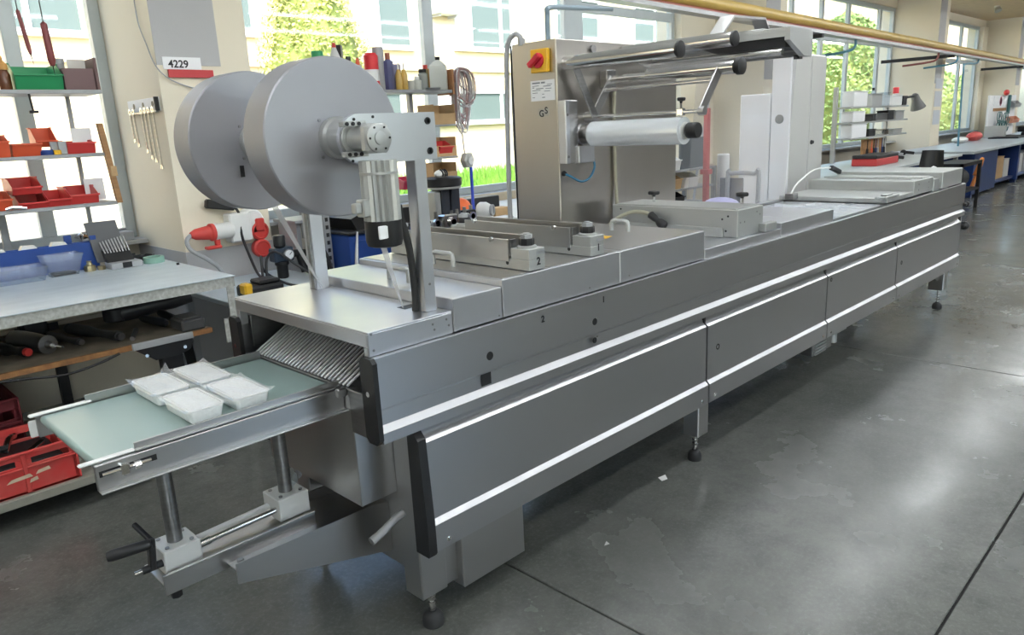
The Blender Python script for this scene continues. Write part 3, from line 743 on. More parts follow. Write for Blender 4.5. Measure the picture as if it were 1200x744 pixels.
# trim strips running from the reels into the hood
FILM2 = clear_mat('trim_film', (.9, .92, .95), refl=.15, rough=.1, haze=.35)
P('trim_strip', MB().slab([(.16, .165, 1.40), (.16, .20, 1.40), (.20, .195, 1.22), (.20, .165, 1.22)], .0006).slab([(.20, .195, 1.22), (.20, .165, 1.22), (.24, .172, 1.058), (.24, .18, 1.058)], .0006), FILM2, mc, smooth=0)
P('trim_strip', MB().slab([(.10, .63, 1.38), (.10, .68, 1.38), (.255, .67, 1.058), (.255, .655, 1.058)], .0006), FILM2, mc, smooth=0)

# electrical cabinet on the far side with the film unwinder
ca = P('control_cabinet', MB().box(1.82, 2.90, .90, 1.205, .30, 1.995, .004), CABST, mc)
P('cabinet_edge', box(1.816, 1.822, 1.206, 1.212, .30, 1.99), BLACK, ca)
sw = P('main_switch', MB().box(1.797, 1.82, .94, 1.055, 1.842, 1.955, .004), YELLOWP, ca)
P('switch_base', MB().lathe((1.797, .998, 1.90), (-1, 0, 0), [(.036, 0), (.036, .008), (.028, .012)], 24), mat('switch_red', (.55, .02, .04), .35), sw)
P('switch_lever', MB().bar((1.775, 1.045, 1.875), (1.775, .968, 1.925), .03, .03, .006), mat('switch_red', (.55, .02, .04), .35), sw)
rpz = P('type_plate', box(1.8182, 1.82, .915, 1.078, 1.706, 1.806), PAPER, ca)
for k, (a, b, h) in enumerate(((1.066, 1.012, .007), (1.005, .978, .008), (.965, .93, .003), (1.066, 1.02, .003), (.99, .94, .004), (1.066, 1.052, .004), (1.04, .99, .004), (.975, .935, .003), (1.066, 1.01, .003), (.985, .945, .003), (1.066, 1.03, .003), (1.0, .985, .003), (1.066, 1.05, .003), (1.0, .98, .004))):
    z = (1.794, 1.794, 1.784, 1.780, 1.776, 1.772, 1.766, 1.764, 1.758, 1.752, 1.746, 1.738, 1.724, 1.722)[k]
    P('print_line', box(1.8178, 1.8183, b, a, z - h / 2, z + h / 2), mat('faded_ink', (.22, .24, .27), .7), rpz, smooth=0)
ga = P('approval_sticker', box(1.8188, 1.82, .958, 1.032, 1.630, 1.668), mat('sticker_grey', (.42, .41, .38), .5), ca)
text('approval_letter', 'G', .046, INK, ga, (1.8184, 1.008, 1.642), *FACE_X)
text('approval_letter', 'S', .046, INK, ga, (1.8184, .976, 1.656), *FACE_X)
P('mount_plate', MB().box(1.835, 1.93, .862, .90, 1.39, 1.70, .003), STEEL, ca)
P('mount_rail', MB().box(1.815, 1.848, .845, .895, 1.39, 1.70, .003), ALU, ca)
P('mount_block', MB().box(1.905, 2.035, .84, .90, 1.388, 1.475, .003), ALU, ca)
for z in (1.425, 1.63): P('screw', cyl((1.83, .8455, z), (1.83, .842, z), .007, n=10), DSTEEL, ca)
P('blue_hose', MB().tube([(1.85, .90, 1.34), (1.86, .86, 1.325), (1.92, .84, 1.295), (1.99, .84, 1.31), (2.03, .84, 1.36), (2.035, .85, 1.41)], .006, n=10, smooth=5), mat('hose_blue', (.02, .14, .24), .35), ca)
P('hose_socket', MB().lathe((1.85, .902, 1.34), (0, -1, 0), [(.014, 0), (.014, .01), (.008, .02)], 12), BLACK, ca)
P('supply_cable', MB().tube([(1.83, 1.14, 1.99), (1.83, 1.15, 2.03), (1.83, 1.19, 2.045), (1.82, 1.235, 1.99), (1.82, 1.25, 1.80), (1.82, 1.265, 1.45), (1.82, 1.27, 1.0), (1.85, 1.27, .6)], .013, n=10, smooth=5), GREYP, ca)
P('supply_cable', MB().tube([(1.845, 1.20, 1.985), (1.84, 1.225, 1.9), (1.84, 1.23, 1.4), (1.86, 1.23, .8)], .008, n=8, smooth=4), WHITEP, ca)
P('cable_gland', cyl((1.83, 1.14, 1.985), (1.83, 1.14, 2.02), .02, n=12), GREYP, ca)
P('conduit', MB().tube([(1.90, 1.02, 1.99), (1.90, 1.02, 2.12), (1.93, 1.03, 2.16), (2.3, 1.2, 2.21), (3.2, 1.6, 2.32)], .014, n=10, smooth=5), mat('conduit_grey', (.22, .30, .36), .4), ca)
P('conduit_socket', cyl((2.10, .899, 1.955), (2.10, .885, 1.955), .02, n=14), DSTEEL, ca)

uw = P('film_mandrel', MB().lathe((2.0, .90, 1.53), (0, -1, 0), [(.055, 0), (.055, .012), (.046, .016), (.046, .075), (.03, .08), (.03, .60)], 28), STEEL, mc)
P('mandrel_cap', MB().lathe((2.0, .262, 1.53), (0, -1, 0), [(.034, 0), (.036, .004), (.036, .05), (.033, .055)], 28), BLACK, uw)
P('mandrel_ring', cyl((2.0, .83, 1.53), (2.0, .822, 1.53), .049, n=28), BLACK, uw)
P('guide_roller', MB().lathe((1.89, .91, 1.88), (0, -1, 0), [(.02, 0), (.034, .004), (.034, .66), (.028, .665)], 28), CHROME, mc)
P('roller_end', MB().lathe((1.89, .246, 1.88), (0, -1, 0), [(.036, 0), (.036, .012), (.02, .014)], 24), BLACK, mc)
P('guide_roller', MB().lathe((2.36, .90, 1.945), (0, -1, 0), [(.034, 0), (.034, .66)], 28), CHROME, mc)
P('roller_end', MB().lathe((2.36, .242, 1.945), (0, -1, 0), [(.036, 0), (.036, .014), (.02, .016)], 24), BLACK, mc)
da = P('dancer_roller', MB().lathe((2.2, .62, 1.805), (0, -1, 0), [(.03, 0), (.03, .48)], 28).lathe((2.2, .89, 1.80), (0, -1, 0), [(.022, 0), (.022, .28)], 20), CHROME, mc)
P('roller_end', MB().lathe((2.2, .14, 1.807), (0, -1, 0), [(.02, 0), (.03, .005), (.04, .012), (.04, .035), (.03, .04)], 24), BLACK, da)
P('roller_bracket', MB().box(2.16, 2.24, .85, .90, 1.76, 1.85, .004), DSTEEL, da)
for y in (.855, .225):
    P('dancer_arm', MB().bar((2.05, y, 1.615), (2.2, y - .01, 1.81), .008, .048, .002), STEEL, mc)
P('fixed_arm', MB().bar((2.05, .845, 1.615), (1.89, .845, 1.88), .012, .045, .003), DSTEEL, mc)
P('cross_rod', cyl((2.05, .89, 1.615), (2.05, .21, 1.615), .009, n=14), CHROME, mc)
P('cross_rod', cyl((2.155, .86, 1.748), (2.155, .22, 1.752), .010, n=14), CHROME, mc)
P('pivot_boss', MB().cyl((2.05, .90, 1.615), (2.05, .84, 1.615), .028, n=20).cyl((2.05, .235, 1.615), (2.05, .205, 1.615), .02, n=16), STEEL, mc)
kn = P('star_knob', MB().lathe((2.05, .333, 1.655), (0, 0, 1), [(.006, 0), (.008, .008), (.02, .012), (.022, .022), (.018, .026)], 5), BLACK, mc)
P('knob_clamp', MB().cyl((2.05, .333, 1.60), (2.05, .333, 1.66), .005, n=8).box(2.032, 2.068, .318, .348, 1.598, 1.632, .004), CHROME, kn)
# overhead film beam
bm_ = P('film_beam', MB().prism([(2.62, 1.995), (2.88, 1.995), (2.88, 1.865), (2.79, 1.865), (2.62, 1.935)], 'y', .08, .108).box(2.62, 2.88, .108, 1.0, 1.98, 1.995, .001).box(2.62, 2.626, .108, 1.0, 1.952, 1.98, .001).box(2.872, 2.88, .108, 1.0, 1.87, 1.98, .001), ALUW, mc)
P('beam_core', MB().box(2.64, 2.872, .112, .95, 1.905, 1.975), BLACK, bm_)
P('beam_roller', MB().lathe((2.65, .95, 1.885), (0, -1, 0), [(.018, 0), (.018, .82)], 18), CHROME, bm_)
P('beam_foot', MB().box(2.82, 2.86, .12, .15, 1.855, 1.875), BLACK, bm_)
P('beam_bracket', MB().sheet([(2.48, 1.955), (2.62, 2.075), (2.96, 2.085), (3.0, 2.04)], 'y', .38, .46, .012), STEEL, bm_)
P('beam_clip', MB().box(2.70, 2.82, .26, .40, 1.995, 2.012, .003), ALUW, bm_)
P('beam_arm', MB().box(2.70, 2.80, .905, 1.0, 1.88, 1.98, .003), STEEL, bm_)

roll = T('film_roll', 'clear plastic film roll on the mandrel of the control cabinet', 'film roll', (2.0, .55, 1.47))
P('wound_film', MB().lathe((2.0, .82, 1.53), (0, -1, 0), [(.034, 0), (.063, .002), (.063, .538), (.034, .54)], 40), mat('wound_film', (.76, .80, .83), .14, .2, var=.10, vscale=3, stretch=(6, .6, 6), coat=.6), roll, smooth=40)
P('core', MB().lathe((2.0, .282, 1.53), (0, -1, 0), [(.04, 0), (.04, .006), (.035, .006)], 28), mat('core_white', (.7, .7, .68), .5), roll)
web = T('film_web', 'thin clear film web hanging from the overhead beam', 'film', (2.79, .4, 1.06))
P('film_sheet', MB().slab([(2.70, .12, 1.058), (2.70, .70, 1.058), (2.80, .70, 1.89), (2.80, .12, 1.89)], .0006), FILM, web, smooth=0)
P('film_run', MB().slab([(2.2, .15, 1.835), (2.2, .62, 1.835), (1.90, .62, 1.915), (1.90, .27, 1.915)], .0006), FILM, web, smooth=0)

# ================================================================== OUTFEED CONVEYOR AND TRAYS
cv = T('outfeed_conveyor', 'small outfeed conveyor with green belt on two steel columns', 'conveyor', (-.33, .43, .35))
bp = []
for k in range(9): a = PI / 2 + PI * k / 8; bp.append((-.653 + .0125 * math.cos(a), .8525 + .0125 * math.sin(a)))
for k in range(9): a = -PI / 2 + PI * k / 8; bp.append((-.012 + .0125 * math.cos(a), .8525 + .0125 * math.sin(a)))
P('belt', MB().prism(bp, 'y', .203, .662), BELT, cv, smooth=50)
P('side_plate', MB().box(-.672, -.002, .172, .186, .800, .866, .002).box(-.672, -.002, .150, .172, .800, .804, .001), STEEL, cv)
P('side_plate', MB().box(-.672, -.002, .680, .694, .800, .866, .002), STEEL, cv)
P('side_guard', MB().box(-.575, -.004, .190, .196, .850, .887, .001).box(-.575, -.004, .176, .190, .868, .873, .001), STEEL, cv)
P('side_guard', MB().box(-.545, -.004, .672, .678, .850, .890, .001), STEEL, cv)
P('slide_strip', MB().box(-.700, -.575, .186, .202, .866, .873, .003), WHITEP, cv)
P('slide_strip', MB().box(-.690, -.53, .664, .682, .866, .874, .003), WHITEP, cv)
P('nose_bracket', MB().box(-.69, -.60, .694, .70, .80, .85, .004), WHITEP, cv)
P('nose_roller', cyl((-.653, .19, .8525), (-.653, .675, .8525), .0105, n=14), DSTEEL, cv)
P('tension_screw', MB().cyl((-.66, .168, .842), (-.55, .168, .842), .005, n=10).box(-.62, -.60, .160, .178, .826, .855, .003).cyl((-.59, .163, .842), (-.575, .163, .842), .010, n=6), CHROME, cv)
P('tension_slot', box(-.665, -.535, .1712, .1725, .835, .850), DARKM, cv)
P('end_bearing', MB().box(-.03, .0, .152, .172, .845, .872, .004), STEEL, cv)
for x in (-.447, -.095):
    c = P('column', cyl((x, .43, .47), (x, .43, .81), .0215, n=24), DSTEEL, cv)
    P('bearer', MB().box(x - .03, x + .03, .19, .675, .80, .835, .002), STEEL, c)
for x0, z0 in ((-.500, .400), (-.148, .415)):
    b = P('slide_block', MB().box(x0, x0 + .105, .378, .482, z0, z0 + .075, .003), mat('white_alloy', (.74, .74, .72), .4, .3), cv)
    for dx in (.018, .087):
        for y in (.396, .464): P('cap_screw', MB().cyl((x0 + dx, y, z0 + .074), (x0 + dx, y, z0 + .079), .006, n=10), DSTEEL, b)
P('guide_rod', cyl((-.40, .402, .445), (-.145, .402, .452), .009, n=14), CHROME, cv)
P('guide_rod', cyl((-.40, .455, .430), (-.145, .455, .440), .016, n=16), WHITEP, cv)
P('rod_sleeve', cyl((-.40, .402, .445), (-.36, .402, .446), .012, n=14), CHROME, cv)
P('slide_rail', MB().box(-.52, -.045, .350, .354, .362, .424, .001).box(-.52, -.045, .354, .50, .392, .397, .001), STEEL, cv)
P('slide_rail_edge', MB().box(-.52, -.045, .346, .356, .419, .425, .001), STEEL, cv)
P('clamp_bolt', MB().cyl((-.485, .375, .335), (-.485, .375, .392), .016, n=6), BLACK, cv)
P('support_arm', MB().prism([(-.338, .332), (-.338, .396), (.14, .386), (.199, .372), (.199, .19)], 'y', .296, .301).box(-.338, .199, .301, .50, .372, .377, .001), STEEL, cv)
P('arm_bolt', MB().cyl((-.31, .33, .377), (-.31, .33, .387), .010, n=6), DSTEEL, cv)
P('support_arm', MB().prism([(-.2, .34), (-.2, .40), (.199, .385), (.199, .25)], 'y', .54, .545), STEEL, cv)
ck = P('crank', MB().bar((-.528, .40, .43), (-.518, .40, .525), .018, .026, .004).cyl((-.555, .40, .437), (-.49, .40, .437), .011, n=14), BLACK, cv)
P('crank_handle', MB().lathe((-.523, .385, .515), (-.72, .35, -.10), [(.011, 0), (.015, .01), (.0165, .10), (.014, .112)], 16), BLACK, ck)
P('lock_lever', MB().bar((-.520, .395, .520), (-.535, .47, .548), .014, .014, .003), BLACK, ck)
P('shaft_end', cyl((-.575, .40, .437), (-.555, .40, .437), .007, n=12), CHROME, ck)
P('small_hose', MB().tube([(-.03, .45, .52), (-.08, .44, .49), (-.12, .43, .455)], .012, n=10, smooth=3), CLEARP, cv)

TRAYW = mat('filled_white_tray', (.92, .93, .92), .5, 0, var=.18, vscale=110, bump=.5, bscale=220)
TRAYS = mat('white_tray_wall', (.88, .89, .88), .4, 0, var=.12, vscale=50, bump=.25, bscale=120, coat=.3)
LIDF = clear_mat('tray_lid_film', (.96, .97, .98), refl=.25, rough=.1, haze=.2)
def tray(x0, x1, y0, y1, label, curl):
    z0, z1 = .8662, .9035
    t = T('sealed_tray', label, 'tray', ((x0 + x1) / 2, (y0 + y1) / 2, z0), 'sealed white trays on the belt')
    def ring(g, z, r, n=6):
        out = []
        for cx, cy, a0 in ((x1 - g - r, y1 - g - r, 0), (x0 + g + r, y1 - g - r, PI / 2), (x0 + g + r, y0 + g + r, PI), (x1 - g - r, y0 + g + r, 1.5 * PI)):
            for k in range(n + 1): a = a0 + PI / 2 * k / n; out.append((cx + r * math.cos(a), cy + r * math.sin(a), z))
        return out
    def loft(rings):
        n = len(rings[0]); vs = [p for r in rings for p in r]; fs = []
        for q in range(len(rings) - 1):
            for k in range(n): fs.append((q * n + k, q * n + (k + 1) % n, (q + 1) * n + (k + 1) % n, (q + 1) * n + k))
        fs.append(tuple(range(n))); fs.append(tuple((len(rings) - 1) * n + k for k in range(n)))
        return MB().add(vs, fs)
    P('tray_body', loft([ring(.021, z0, .012), ring(.017, z0 + .004, .014), ring(.012, z1 - .003, .015), ring(.012, z1, .015)]), TRAYS, t)
    P('filling', loft([ring(.018, z1, .012), ring(.019, z1 + .002, .012)]), TRAYW, t)
    P('rim', MB().add([p for g in (.009, .014) for zz in (z1, z1 + .003) for p in ring(g, zz, .018)], [f for q, w_ in ((0, 1), (1, 3), (3, 2), (2, 0)) for f in [(q * 28 + k, q * 28 + (k + 1) % 28, w_ * 28 + (k + 1) % 28, w_ * 28 + k) for k in range(28)]]), WHITEP, t)
    n = 16; vs = []; fs = []
    for i in range(n + 1):
        for j in range(n + 1):
            u, v = i / n, j / n
            z = z1 + .0045 + .0006 * math.sin(9 * u + 7 * v) - .003 * (max(abs(u - .5), abs(v - .5)) * 2) ** 10
            for cu, cv_, h in curl:
                d = math.hypot((u - cu), (v - cv_)); z += h * max(0, 1 - d / .3) ** 2
            vs.append((x0 + (x1 - x0) * u, y0 + (y1 - y0) * v, z))
    for i in range(n):
        for j in range(n): a = i * (n + 1) + j; fs.append((a, a + 1, a + n + 2, a + n + 1))
    P('lid_film', MB().add(vs, fs), LIDF, t)
tray(-.432, -.314, .222, .432, 'front sealed white tray at the open belt end', [(1, 0, .006)])
tray(-.308, -.186, .215, .430, 'front sealed white tray closest to the finger guides', [(1, 0, .012), (1, 1, .008)])
tray(-.436, -.316, .440, .655, 'rear sealed white tray with curled film corner at open belt end', [(1, 1, .03), (0, 1, .008)])
tray(-.310, -.194, .438, .668, 'rear sealed white tray closest to the finger guides', [(1, 1, .01)])

# ================================================================== LEFT WORKBENCH
ZB = .90
WORN = mat('worn_bench_sheet', (.62, .70, .75), .34, .1, var=.12, vscale=4, rvar=.05, bump=.02, bscale=9, stretch=(1, 2.5, 1))
CHIPPED = mat('chipped_grey_paint', (.52, .54, .51), .6, 0, var=.6, vscale=60, col2=(.20, .18, .15))
wb = T('workbench', 'worn grey workbench with chipped paint edge and orange brown shelf', 'workbench', (-.7, 2.6, 0))
P('top', MB().box(-2.4, .59, 2.10, 3.19, ZB - .006, ZB, .002), WORN, wb)
P('apron', MB().box(-2.4, .585, 2.108, 2.114, ZB - .058, ZB - .006, .001), CHIPPED, wb)
P('apron', MB().box(.579, .585, 2.114, 3.18, ZB - .058, ZB - .006, .001), CHIPPED, wb)
for x, y in ((.54, 2.115), (.54, 3.13), (-2.35, 2.115), (-2.35, 3.13)): P('leg', MB().box(x, x + .04, y, y + .004, 0.0, ZB - .006).box(x + .036, x + .04, y + .004, y + .045, 0, ZB - .006), CHIPPED, wb)
P('joint_plate', MB().box(.50, .545, 2.110, 2.114, .55, .68, .001), CHIPPED, wb)
P('lower_shelf', MB().box(-2.3, .47, 2.22, 3.05, .602, .622), CHIPTOP, wb)
P('shelf_edge', MB().box(-2.3, .47, 2.20, 2.22, .600, .626, .001), CHIP, wb)
P('shelf_bracket', MB().box(.06, .36, 2.185, 2.20, .598, .632, .002), GREYP, wb)
P('gusset', MB().prism([(.07, .598), (.36, .598), (.34, .545), (.28, .525), (.16, .525)], 'y', 2.19, 2.197), BLACK, wb)
for x in (.12, .31): P('gusset_bolt', MB().cyl((x, 2.19, .56), (x, 2.186, .56), .009, n=10), CHROME, wb)
P('stand_leg', MB().box(.19, .30, 2.20, 2.25, .17, .525, .003), DARKM, wb)
P('brace', MB().bar((.33, 2.22, .60), (.50, 2.6, .17), .05, .01), DARKM, wb)
P('slotted_post', MB().box(-.115, -.065, 2.95, 2.99, .17, ZB - .01, .001), DARKM, wb)
P('back_sheet', MB().box(-2.3, .55, 3.06, 3.07, .17, ZB - .07), BEIGE, wb)
P('rail', MB().cyl((-.55, 2.9, .70), (.2, 2.9, .70), .025, n=14), BEIGE, wb)
bs = T('low_platform', 'long low wooden platform on the floor under the workbench', 'platform', (-.9, 2.4, 0))
P('boards', MB().box(-2.28, .02, 1.92, 3.0, .105, .145, .003), mat('grey_wood', (.30, .29, .24), .8, 0, var=.3, vscale=5, stretch=(1, 8, 1)), bs)
for x in (-2.15, -1.0, -.10): P('skid', MB().box(x - .05, x + .05, 2.02, 2.95, 0, .105), CHIPTOP, bs)

def crate(name, label, x0, x1, y0, y1, z0, z1, mt, dark=False):
    t = T(name, label, 'crate', ((x0 + x1) / 2, (y0 + y1) / 2, z0))
    w = .012
    P('floor_panel', MB().box(x0 + w, x1 - w, y0 + w, y1 - w, z0, z0 + .01), mt, t)
    h = z1 - z0
    def side(axis, a0, a1, c, s):
        m = MB()
        def bx(u0, u1, d0, d1, q0, q1):
            lo, hi = sorted((c + s * d0, c + s * d1))
            if axis == 'x': m.box(u0, u1, lo, hi, q0, q1, .002)
            else: m.box(lo, hi, u0, u1, q0, q1, .002)
        L = a1 - a0; n = 3
        bx(a0, a1, 0, .008, z0, z0 + h * .68)
        bx(a0, a1, 0, .008, z0 + h * .82, z1)
        for k in range(n + 1):
            u = a0 + L * k / n
            bx(max(a0, u - .03), min(a1, u + .03), 0, .008, z0 + h * .68, z0 + h * .82)
            bx(max(a0, u - .008), min(a1, u + .008), -.012, 0, z0 + .004, z1 - .003)
        bx(a0, a1, -.012, 0, z1 - .012, z1); bx(a0, a1, -.012, 0, z0 + h * .60, z0 + h * .64)
        P('side_wall', m, mt, t)
    side('x', x0, x1, y0 + w, 1); side('x', x0, x1, y1 - w, -1); side('y', y0 + w, y1 - w, x0 + w, 1); side('y', y0 + w, y1 - w, x1 - w, -1)
    return t
CR1 = mat('worn_red_crate', (.62, .035, .035), .45, 0, var=.8, vscale=9, col2=(.52, .10, .08))
CR2 = mat('dark_red_crate', (.14, .012, .018), .5, 0, var=.3, vscale=9)
c1 = crate('red_crate', 'scuffed bright red plastic crate on the low platform', -.93, -.318, 1.935, 2.33, .146, .335, CR1)
for x, z, a in ((-.55, .225, .05), (-.46, .235, .03), (-.50, .205, .018)):
    P('torn_label', MB().slab([(x - a, 1.9345, z - .01), (x + a, 1.9345, z - .004), (x + a * .8, 1.9345, z + .012), (x - a * .6, 1.9345, z + .006)], .0004), mat('torn_paper', (.60, .45, .32), .8), c1)
crate('red_crate', 'dark maroon crate behind the bright red crate', -1.02, -.42, 2.36, 2.75, .146, .46, CR2)
for i, (x, y, z, L, a) in enumerate(((-.62, 2.10, .30, .16, .3), (-.52, 2.18, .31, .14, 1.1), (-.70, 2.20, .30, .18, 2.0), (-.45, 2.08, .295, .12, .7))):
    s_ = ('bent steel hook', 'short chrome pipe elbow', 'long flat steel strap', 'small steel pin')[i]
    d = Vector((math.cos(a), math.sin(a), .15)) * L / 2
    one('scrap_metal', MB().tube([Vector((x, y, z)) - d, Vector((x, y, z + .02)), Vector((x, y, z)) + d], .014, n=10, smooth=3) if i < 2 else MB().bar(Vector((x, y, z)) - d, Vector((x, y, z)) + d, .03, .01, .002), CHROME if i % 2 else DARKM, s_ + ' lying in the bright red crate', 'scrap metal')
one('scrap_metal', MB().box(-.88, -.36, 1.97, 2.29, .157, .27, .01), DARKM, 'dark heap of iron offcuts filling the bright red crate', 'scrap metal')

# tools on the lower shelf
ZL = .622
TOOLB = mat('tool_black', (.035, .036, .04), .42, 0, var=.3, vscale=20)
def tool_drill(x, y, a, label):
    t = T('die_grinder', label, 'power tool', (x, y, ZL)); c, s = math.cos(a), math.sin(a)
    d = Vector((c, s, 0)); p = Vector((x, y, ZL + .048))
    P('body', MB().lathe(p, d, [(.03, 0), (.042, .012), (.048, .08), (.046, .22), (.040, .30)], 18), TOOLB, t)
    P('collar', MB().lathe(p + d * .30, d, [(.042, 0), (.046, .004), (.046, .010), (.036, .011), (.02, .012), (.014, .05)], 18), DSTEEL, t)
    P('bit', cyl(p + d * .345, p + d * .43, .006, n=8), CHROME, t)
    P('cord', MB().tube([p, p - d * .08 + Vector((0, 0, -.01)), p - d * .2 + Vector((.02, .06, -.04))], .007, smooth=3), TOOLB, t)
tool_drill(-.33, 2.70, -1.30, 'black die grinder with a bare bit on the orange brown shelf')
def pistol(x, y, a, L, label, mt=TOOLB, tip=None, r=.03):
    t = T('screwdriver_tool', label, 'hand tool', (x, y, ZL)); d = Vector((math.cos(a), math.sin(a), 0)); p = Vector((x, y, ZL + r + .002))
    P('grip', MB().lathe(p, d, [(r * .6, 0), (r, .01), (r, L * .4), (r * .7, L * .55), (r * .7, L * .8), (r * .85, L * .9), (r * .85, L)], 14), mt, t)
    P('tip', cyl(p + d * L, p + d * (L + .02), r * .65, n=14), tip or DSTEEL, t)
    P('heel', MB().ball(p - d * .01, r, (1, 1, .9)), mt, t)
pistol(-.42, 2.62, -1.2, .22, 'dark tool with a red end cap on the orange brown shelf', DARKM, REDP)
pistol(-.17, 2.72, -1.35, .30, 'slim black tool lying beside the die grinder', r=.022)
pistol(-.06, 2.74, -1.30, .42, 'longer black tool with grey end on the orange brown shelf', r=.030)
one('tool_case', MB().box(-.27, -.14, 2.82, 2.98, ZL, ZL + .11, .02), TOOLB, 'rounded black box at the rear of the lower shelf', 'box')
gd = T('angle_grinder', 'black angle grinder lying in a heap under the bench top', 'power tool', (.32, 2.55, ZL))
P('body', MB().lathe((.16, 2.72, ZL + .07), (1, -.25, .10), [(.03, 0), (.052, .02), (.056, .12), (.045, .20), (.048, .30), (.035, .40)], 16), TOOLB, gd)
P('head', MB().lathe((.16, 2.72, ZL + .03), (0, 0, 1), [(.05, 0), (.06, .01), (.06, .07), (.04, .085)], 16), TOOLB, gd)
P('side_handle', MB().lathe((.26, 2.62, ZL + .04), (.25, -1, -.04), [(.014, 0), (.02, .02), (.023, .20), (.014, .22)], 12), TOOLB, gd)
P('rear_handle', MB().lathe((.36, 2.62, ZL + .05), (.1, -1, -.10), [(.016, 0), (.022, .02), (.02, .22), (.014, .24)], 12), TOOLB, gd)
P('spindle', cyl((.17, 2.45, ZL + .02), (.10, 2.30, ZL + .012), .012, n=10), DSTEEL, gd)
one('battery_pack', MB().box(.33, .455, 2.24, 2.40, ZL, ZL + .06, .008).box(.345, .44, 2.25, 2.39, ZL + .06, ZL + .07, .003), mat('tool_grey', (.09, .09, .09), .5), 'dark square battery pack near the end of the lower shelf', 'battery')
one('electric_cable', MB().tube([(-.53, 2.195, .595), (-.42, 2.19, .585), (-.25, 2.19, .56), (-.10, 2.195, .575), (.0, 2.197, .60)], .006, smooth=6), BLACK, 'black cord sagging below the orange brown shelf edge', 'cord')

# on the bench top
def tub(name, label, x0, x1, y0, y1, z0, z1, taper, mt):
    t = T(name, label, 'container', ((x0 + x1) / 2, (y0 + y1) / 2, z0)); g = taper; w = .003
    m = MB()
    lo = [(x0 + g, y0 + g, z0), (x1 - g, y0 + g, z0), (x1 - g, y1 - g, z0), (x0 + g, y1 - g, z0)]
    hi = [(x0, y0, z1), (x1, y0, z1), (x1, y1, z1), (x0, y1, z1)]
    for k in range(4):
        q = (k + 1) % 4; m.slab([lo[k], lo[q], hi[q], hi[k]], -w)
    m.slab(lo, w); P('walls', m, mt, t, smooth=0)
    P('rim', MB().tube(hi + [hi[0]], .005, n=8), mt, t)
    return t
tub('plastic_tub', 'clear shallow rectangular tub at the bench front by blue box', -.36, -.065, 2.92, 3.12, ZB, ZB + .075, .02, CLEARP)
t_ = tub('plastic_tub', 'clear deep tapered tub beside the brass fitting', -.07, .125, 2.96, 3.09, ZB, ZB + .115, .03, CLEARP)
P('contents', MB().box(-.03, .085, 2.99, 3.06, ZB + .003, ZB + .02, .006), DARKM, t_)
bb = T('blue_box', 'long blue plastic box of small white parts on bench', 'box', (-.1, 3.17, ZB))
P('walls', MB().box(-.8, .245, 3.12, 3.128, ZB, ZB + .155, .002).box(-.8, .245, 3.182, 3.19, ZB, ZB + .155, .002).box(.237, .245, 3.128, 3.182, ZB, ZB + .17, .002).box(-.8, .237, 3.128, 3.182, ZB, ZB + .008), BLUEP, bb)
P('corner_lug', MB().box(.215, .25, 3.115, 3.135, ZB + .155, ZB + .19, .003).box(.10, .14, 3.182, 3.20, ZB + .155, ZB + .20, .003), BLUEP, bb)
for i in range(6): P('white_part', MB().prism([(-.75 + i * .15, ZB + .12), (-.63 + i * .15, ZB + .12), (-.66 + i * .15, ZB + .17), (-.72 + i * .15, ZB + .175)], 'y', 3.13, 3.18), WHITEP, bb)
br = T('brass_fitting', 'small brass valve fitting between clear tub and drill case', 'fitting', (.165, 3.03, ZB))
P('body', MB().lathe((.165, 3.03, ZB), (0, 0, 1), [(.03, 0), (.032, .01), (.03, .03), (.018, .036), (.012, .05), (.014, .058)], 10), mat('brass', (.42, .36, .22), .35, .9), br)
one('hex_nut', MB().cyl((.222, 3.02, ZB), (.222, 3.02, ZB + .022), .022, n=6), mat('brass', (.42, .36, .22), .35, .9), 'low dull hexagon nut beside the brass fitting', 'nut')
dc = T('drill_bit_case', 'open drill bit case with rows of bits on bench', 'tool case', (.31, 3.0, ZB))
P('tray', MB().box(.25, .42, 2.93, 3.05, ZB, ZB + .035, .003), GREYP, dc)
P('clip', MB().box(.31, .36, 2.922, 2.935, ZB + .005, ZB + .035, .002), BLACK, dc)
P('bit_holder', MB().prism([(3.0, ZB + .035), (3.05, ZB + .035), (3.09, ZB + .10), (3.06, ZB + .10)], 'x', .255, .40), BLACK, dc)
P('lid', MB().slab([(.225, 3.095, ZB + .03), (.395, 3.095, ZB + .03), (.375, 3.15, ZB + .26), (.205, 3.15, ZB + .26)], .012), mat('dark_grey_plastic', (.09, .09, .095), .5), dc)
for k in range(9): P('drill_bit', cyl((.262 + k * .0165, 3.045, ZB + .085), (.250 + k * .0165, 3.075, ZB + .15 + .003 * k), .0045, n=8), DSTEEL, dc)
tp = T('cable_ring', 'small pale green ring of tape lying near the bench corner', 'tape', (.50, 2.99, ZB))
P('roll', MB().lathe((.505, 2.99, ZB), (0, 0, 1), [(.04, 0), (.058, 0), (.058, .035), (.04, .035), (.04, .002)], 24), mat('pale_green', (.24, .42, .34), .5), tp)
wr = T('wire_coil', 'loose coil of black wire beside the pillar on bench', 'wire', (.47, 3.1, ZB))
P('coil', MB().tube([(.47 + .075 * math.cos(a * .55), 3.1 + .06 * math.sin(a * .55), ZB + .01 + .004 * (a % 7)) for a in range(40)], .005, smooth=1), BLACK, wr)
one('tool_tray', MB().box(.34, .46, 3.06, 3.16, ZB, ZB + .02, .003).box(.34, .46, 3.06, 3.065, ZB + .02, ZB + .05).box(.34, .46, 3.155, 3.16, ZB + .02, ZB + .05), BLACK, 'low black tray behind the drill bit case', 'tray')
one('bolt', MB().cyl((.55, 2.75, ZB), (.55, 2.75, ZB + .012), .008, n=6), BLACK, 'tiny black bolt head alone on the worn bench top', 'bolt')
